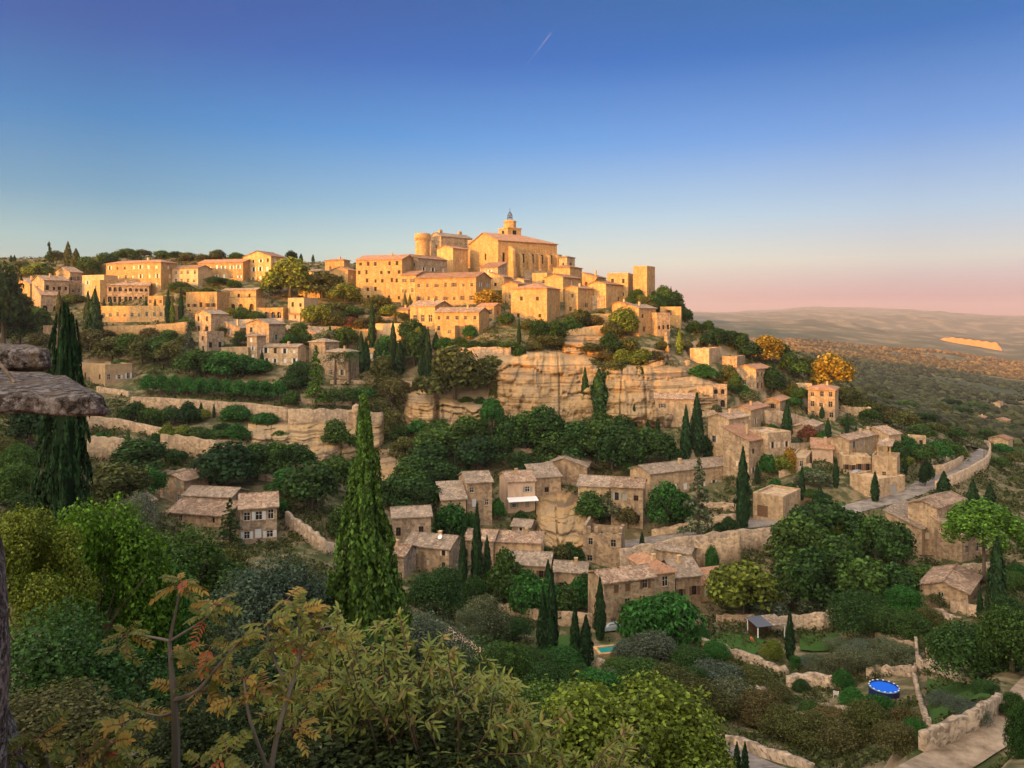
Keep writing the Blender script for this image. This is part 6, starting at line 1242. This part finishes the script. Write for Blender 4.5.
def feather_shrub(label, stems, tips, seed, D0, base_z=-2.6, size=.115):
    rng = random.Random(seed); root = empty('autumn_shrub', px3(stems[0][0][0], 330, D0) + Vector((0, 0, base_z + .04))); o0 = Vector(root.location); tag(root, label, 'shrub')
    sm = MB(); lm_ = MB(); tw = MB()
    for st in stems:
        pts = [px3(x, y, D0 + dd) - o0 for x, y, dd, r in st]; sm.tube([tuple(p) for p in smooth_path([tuple(p) for p in pts], 4)], list(np.interp(np.linspace(0, 1, (len(st) - 1) * 4 + 1), np.linspace(0, 1, len(st)), [r for *_, r in st])), 7)
    for x, y, dd, n in tips:
        p = px3(x, y, D0 + dd) - o0
        for k in range(n + 1):
            a = k * 6.283 / n + rng.uniform(-.5, .5); d = Vector((math.cos(a), math.sin(a) * .8, rng.uniform(-.35, 1.1))); up = Vector((rng.uniform(-.7, .7), rng.uniform(-1.0, .3), 1)).normalized()
            u = rng.random(); pinnate(lm_, lm_, p, d, up, size * rng.uniform(.7, 1.15), rng, 0 if u < .74 else 1 if u < .97 else 2)
    sm.build('stem', PALE_TWIG, root); lm_.build('foliage', AUT + [TWIG], root)
feather_shrub('bare stemmed autumn shrub with feathered yellow green leaves beside the rock pillar',
  [[(175,830,.1,.026),(176,745,.05,.021),(174,700,0,.017),(171,664,0,.012),(170,641,0,.009),(176,610,-.05,.006),(181,584,-.1,.004)],
   [(170,641,0,.008),(150,637,.1,.006),(128,635,.15,.004),(116,648,.2,.003)], [(170,641,0,.008),(190,629,-.1,.006),(206,618,-.15,.004),(216,606,-.15,.003)],
   [(174,700,0,.014),(196,692,-.1,.011),(215,670,-.15,.008),(230,652,-.2,.005),(240,640,-.2,.003)], [(174,712,0,.010),(160,716,.1,.006),(140,712,.15,.004)]],
  [(181,582,-.1,6),(172,588,.0,3),(206,616,-.15,5),(217,604,-.15,4),(127,634,.15,5),(117,650,.2,3),(210,646,-.1,4),(231,650,-.2,5),(196,664,-.05,6),(186,676,.05,6),(180,660,.0,4),(240,640,-.2,3),(205,690,-.1,6),(176,690,0,4),(140,712,.15,4),(160,716,.1,3),(212,672,-.1,5)], 3, 3.9)
feather_shrub('dense autumn shrub with red tinged feathered leaves left of the willow leaved shrub',
  [[(262,830,0,.016),(276,740,0,.013),(290,690,.05,.010),(300,650,.1,.008),(298,615,.1,.004)], [(290,690,.05,.008),(270,650,0,.006),(268,620,-.1,.003)], [(300,650,.1,.006),(318,630,.1,.005),(334,626,.1,.003)], [(268,770,0,.010),(250,720,-.1,.008),(244,680,-.1,.005)]],
  [(298,612,.1,7),(287,600,.0,5),(310,618,.1,6),(322,632,.1,6),(338,640,.15,5),(268,625,-.1,4),(272,650,0,5),(290,645,0,6),(304,660,.1,5),(246,680,-.1,6),(262,690,0,6),(280,700,.05,6),(310,690,.1,5),(238,700,-.1,5),(294,728,0,5)], 6, 3.7, -2.5, .115)
feather_shrub('low reddish autumn shrub spilling along the bottom left corner',
  [[(60,840,0,.014),(50,770,0,.010),(40,740,0,.005)], [(60,840,0,.012),(90,775,0,.009),(112,742,0,.004)], [(50,790,0,.01),(20,760,0,.006),(8,740,0,.003)]],
  [(40,738,0,6),(20,752,0,6),(8,742,.1,5),(60,752,.1,6),(82,760,0,5),(112,744,0,6),(124,726,.1,4),(100,768,0,5),(140,768,0,5),(30,772,0,5),(68,772,0,4),(200,764,.1,5),(228,756,.1,5)], 9, 3.3, -2.3, .12)
# willow-leaved shrub
def willow_shrub(label, base, tips, seed, D0, nst, leafL=.078, cols=((.11, .155, .026), (.24, .26, .055))):
    rng = random.Random(seed); bx, by = base; o0 = px3(bx, by, D0); root = empty('willow_leaved_shrub', o0); tag(root, label, 'shrub'); sm = MB(); lf = MB()
    ms = [leafmat('willow leaf', *cols), leafmat('dry willow leaf', (.22, .16, .06), (.36, .22, .09))]
    xs = [t[0] for t in tips]; ys = [t[1] for t in tips]
    for k in range(nst):
        x = rng.uniform(xs[0], xs[-1]); top = float(np.interp(x, xs, ys)); y = top + rng.random() ** 1.2 * 130 + 14 * math.sin(x * .13 + seed) + 9 * math.sin(x * .31); dd = rng.uniform(-.8, .9)
        b = px3(bx + rng.uniform(-60, 60) + (x - bx) * .35, by + 20, D0 + dd * .5) - o0; t = px3(x, y, D0 + dd) - o0; mid = b.lerp(t, .55) + Vector((rng.uniform(-.1, .1), rng.uniform(-.1, .1), .22))
        tip = t + Vector(((x - bx) * .0009 + rng.uniform(-.06, .06), rng.uniform(-.08, .08), -.03)); P = smooth_path([tuple(b), tuple(mid), tuple(t), tuple(tip)], 9); sm.tube([tuple(p) for p in P], list(np.linspace(.008, .0018, len(P))), 5)
        n0 = int(len(P) * .42)
        for j in range(n0, len(P)):
            p = Vector(P[j]); ax = (Vector(P[j]) - Vector(P[j - 1])).normalized(); s = ax.cross(Vector((rng.uniform(-1, 1), rng.uniform(-1, 1), rng.uniform(-.2, 1)))).normalized()
            for sg in (-1, 1):
                if rng.random() < .2: continue
                leaflet(lf, p, s * sg + ax * .6 + Vector((0, 0, rng.uniform(-.5, .35))), Vector((rng.uniform(-.4, .4), rng.uniform(-.6, .2), 1)), leafL * rng.uniform(.6, 1.2), leafL * .24, 1 if rng.random() < .06 else 0)
    sm.build('stem', plain('brown twig', (.13, .085, .055), .85, .15), root); lf.build('foliage', ms, root)
willow_shrub('big willow leaved shrub with narrow yellow green leaves in front of the tall plumed cypress', (400, 860), [(275,705),(300,650),(325,632),(355,622),(385,634),(420,634),(450,648),(480,668),(505,690),(528,715)], 4, 5.4, 270)
willow_shrub('small willow leaved shrub at the bottom edge under the dull green thicket', (560, 850), [(470,745),(510,726),(545,722),(580,730),(610,742),(640,756)], 12, 5.6, 90, .08, ((.12, .16, .028), (.25, .26, .055)))

# ---------------------------------------------------------------- small things
def pool():
    P = at(884, 697, 40); k = P.y / F; r = 14.0 * k; h = 11.0 * k; root = empty('round_pool', P); tag(root, 'round bright blue above ground pool on the terraced slope', 'pool')
    m = MB(); m.lathe([(r, -.6), (r, h), (r * .95, h), (r * .95, h * .1)], 48, cap=False); m.build('side', plain('navy pool wall', (.012, .02, .09)), root)
    m = MB(); m.lathe([(.01, h * .88), (r * .945, h * .88)], 48, cap=False); m.build('water', NM('blue pool water', .12, .5).done((.01, .12, .70)), root)
    for j in range(16):
        a = j * math.pi / 8; m = MB(); m.box((-.10, -.07, h - .02), (.10, .07, h + .04)); o = m.build('rim_cap', WHITE, root); o.location = (r * .975 * math.cos(a), r * .975 * math.sin(a), 0); o.rotation_euler = (0, 0, a + math.pi / 2)
    m = MB(); m.lathe([(r * 1.005, h - .12), (r * 1.02, h - .06), (r * 1.0, h), (r * .94, h)], 48, cap=False); m.build('rim', plain('pale blue rim', (.20, .36, .72)), root)
pool()
def sunk_pool(px, py, w, d, label, col, name='pool'):
    P = at(px, py, 60); root = empty(name, P + Vector((0, 0, .35)), R(12)); tag(root, label, 'pool'); m = MB(); t = .5
    for a, b in (((-t, -t, -1.2), (w + t, 0, 0)), ((-t, d, -1.2), (w + t, d + t, 0)), ((-t, 0, -1.2), (0, d, 0)), ((w, 0, -1.2), (w + t, d, 0))): m.box(a, b)
    m.build('coping', STONE[1], root); m = MB(); m.box((0, 0, -1.0), (w, d, -.12)); m.build('water', NM('pool water', .1, .5).done(col), root)
sunk_pool(601, 655, 3.2, 2.0, 'small turquoise garden pool below the big lower farmhouse', (.015, .22, .20))
sunk_pool(785, 494, 6, 3.0, 'pale covered pool on the terrace above the garage block', (.62, .63, .66))
sunk_pool(908, 459, 5, 2.6, 'small blue pool behind the hedge at the road bend', (.12, .30, .36))
def car(px, py, rz, col, label, dmin=60):
    P = at(px, py, dmin); root = empty('parked_car', P + Vector((0, 0, .05)), rz); tag(root, label, 'car'); L, W = 4.1, 1.7
    pf = [(-2.05, .35), (-2.05, .75), (-1.95, .92), (-1.2, .98), (-.65, 1.42), (.75, 1.45), (1.55, .98), (1.98, .88), (2.05, .6), (2.05, .35)]
    m = MB(); n = len(pf)
    rows = []
    for y, ins in ((-W / 2, .0), (W / 2, .0)): rows.append([(x, y * (0.84 if z > 1.1 else 1.0), z) for x, z in pf])
    m.add(rows[0] + rows[1], [tuple(range(n)), tuple(range(2 * n - 1, n - 1, -1))] + [(k, k + n, (k + 1) % n + n, (k + 1) % n) for k in range(n)]); m.build('body', NM('car paint', .3, .5).done(col), root)
    m = MB()
    for sg in (-1, 1): m.add([(-1.0, sg * .83, 1.02), (1.25, sg * .83, 1.02), (.7, sg * .735, 1.38), (-.6, sg * .735, 1.38)], [(0, 1, 2, 3)])
    m.build('side_window', GLASS, root); m = MB(); m.add([(1.5, -.72, 1.03), (1.5, .72, 1.03), (.83, .64, 1.42), (.83, -.64, 1.42)], [(0, 1, 2, 3)]); m.build('windscreen', GLASS, root)
    for x in (-1.3, 1.3):
        for sg in (-1, 1):
            m = MB(); m.lathe([(.32, -.09), (.32, .09)], 16); m.v = [(vx, vz, vy) for vx, vy, vz in m.v]; o = m.build('wheel', IRON, root); o.location = (x, sg * .80, .32)
car(612, 631, R(12), (.42, .50, .56), 'pale blue grey car parked at the foot of the big lower farmhouse')
car(858, 476, R(20), (.30, .31, .36), 'grey car on the terrace before the many roofed house')
car(449, 672, R(-35), (.25, .26, .28), 'dark grey car on the short alley')
def lamp(px, py, h):
    P = at(px, py, 60); root = empty('street_lamp', P); tag(root, 'slim street lamp on the outer edge of the road bend', 'street lamp'); m = MB(); m.tube([(0, 0, -.3), (0, 0, h * .6), (0, 0, h)], [.09, .07, .05], 7); m.build('pole', IRON, root)
    m = MB(); m.lathe([(.05, h), (.28, h + .1), (.22, h + .45), (.34, h + .5), (.04, h + .7)], 10); m.build('lantern', IRON, root)
lamp(984, 462, 4.2)
def chair(px, py, rz, label):
    P = at(px, py, 40); root = empty('garden_chair', P, rz); tag(root, label, 'chair')
    m = MB(); m.box((-.3, -.3, .40), (.3, .3, .46)); m.build('seat', WHITE, root); m = MB(); m.prism([(-.3, .26, .46), (.3, .26, .46), (.3, .42, .98), (-.3, .42, .98)], (0, .05, .02)); m.build('backrest', WHITE, root)
    for x in (-.26, .26):
        for y in (-.26, .24): m = MB(); m.tube([(x, y, .4), (x * 1.1, y * 1.1, -.05)], [.03, .025], 6); m.build('leg', WHITE, root)
        m = MB(); m.box((x - .04, -.3, .64), (x + .04, .30, .69)); m.build('armrest', WHITE, root)
chair(836, 697, R(150), 'left one of two white garden chairs on the slope left of the blue pool'); chair(845, 698, R(210), 'right one of two white garden chairs on the slope left of the blue pool')
def shed():
    P = at(758, 640, 40); root = empty('garden_shed', P, R(15)); tag(root, 'open garden shed with a blue sheet roof and white posts below the yellowish green tree', 'shed')
    for x in (0, 5.0):
        for y in (0, 3.0): m = MB(); m.box((x - .08, y - .08, -.5), (x + .08, y + .08, 2.2 + y * .1)); m.build('post', WHITE, root)
    m = MB(); m.prism([(-.3, -.3, 2.22), (2.6, -.3, 2.22), (2.6, 3.3, 2.58), (-.3, 3.3, 2.58)], (0, 0, -.07)); m.build('sheet', plain('blue grey sheet', (.08, .09, .12)), root)
    m = MB(); m.prism([(2.62, -.3, 2.22), (5.3, -.3, 2.22), (5.3, 3.3, 2.58), (2.62, 3.3, 2.58)], (0, 0, -.07)); m.build('roof', ROOF[1], root); m = MB(); m.box((0, 2.9, -.5), (5, 3.0, 2.3)); m.build('back_wall', WOOD, root)
shed()
def tent():
    P = at(753, 640, 40); m = MB(); m.prism([(-.6, -.4, 0), (.6, -.4, 0), (0, -.3, .8)], (0, 1.0, 0)); o = m.build('tarpaulin', plain('orange canvas', (.48, .12, .04))); o.location = P + Vector((-.4, -1.0, 0)); tag(o, 'small folded orange tarpaulin in front of the open garden shed', 'tarpaulin')
tent()
def bin_():
    P = at(776, 700, 40); root = empty('compost_bin', P, R(20)); tag(root, 'rusty brown wooden compost bin among the rubble left of the rubble terrace wall', 'bin')
    for k in range(6):
        m = MB(); m.box((-.6, -.5, k * .24 - .1), (.6, -.44, k * .24 + .1)); m.box((-.6, .44, k * .24 - .1), (.6, .5, k * .24 + .1)); m.build('plank', plain('rust wood', (.26, .12, .05)), root) if k == 0 else m.build('plank', WOOD, root)
    for x in (-.66, .66): m = MB(); m.box((x - .05, -.55, -.4), (x + .05, .55, 1.4)); m.build('side', WOOD, root)
bin_()
def lawn(pts, label, dmin=40, mat=None, name='lawn'):
    xs = [p[0] for p in pts]; ys = [p[1] for p in pts]; V = []; n = 22
    A = [at(*p, dmin) for p in pts]; q = lambda s, t: (A[0] * (1 - s) + A[1] * s) * (1 - t) + (A[3] * (1 - s) + A[2] * s) * t
    for j in range(n):
        for k in range(n): p = q(k / (n - 1), j / (n - 1)); V.append((p.x, p.y, 0))
    V = np.array(V); V[:, 2] = ground(V[:, 0], V[:, 1]) + .34; o = link(name, np_mesh(name, V, grid_faces(n, n), mat or LAWN, True)); struct(o); o['label'] = label
lawn([(536,662),(572,672),(580,640),(548,634)], 'garden lawn beneath the cypress pair')
lawn([(930,730),(996,712),(976,688),(927,680)], 'grass plot above the dirt track')
lawn([(800,652),(842,652),(838,634),(800,636)], 'lawn under the pale field wall')
lawn([(706,650),(752,660),(766,642),(716,634)], 'lawn strip before the open garden shed')
lawn([(996,452),(1024,456),(1024,442),(1000,440)], 'small green field out on the plain', 200)
def contrail():
    m = MB(); m.tube([px3(524, 68, 9000), px3(538, 50, 9000), px3(551, 33, 9000)], [.1, .3, .4], 8); o = m.build('contrail', NM('vapour', 1, 0).done((.8, .8, .8))); tag(o, 'short thin vapour trail high in the blue sky', None, None, 'stuff')
contrail()

# ---------------------------------------------------------------- the evening haze over the far hills
def haze():
    m = MB(); m.box((-17800, -1500, -193), (16000, 12200, 262)); k = bpy.data.materials.new('evening haze'); k.use_nodes = True; t = k.node_tree; t.nodes.clear()
    v = t.nodes.new('ShaderNodeVolumePrincipled'); o = t.nodes.new('ShaderNodeOutputMaterial'); t.links.new(v.outputs[0], o.inputs['Volume'])
    v.inputs['Color'].default_value = (.90, .81, .84, 1); v.inputs['Density'].default_value = HAZE; v.inputs['Anisotropy'].default_value = .2
    ob = m.build('haze', k); tag(ob, 'thin evening haze over the valley', None, None, 'stuff')
HAZE = 0.000068
haze()
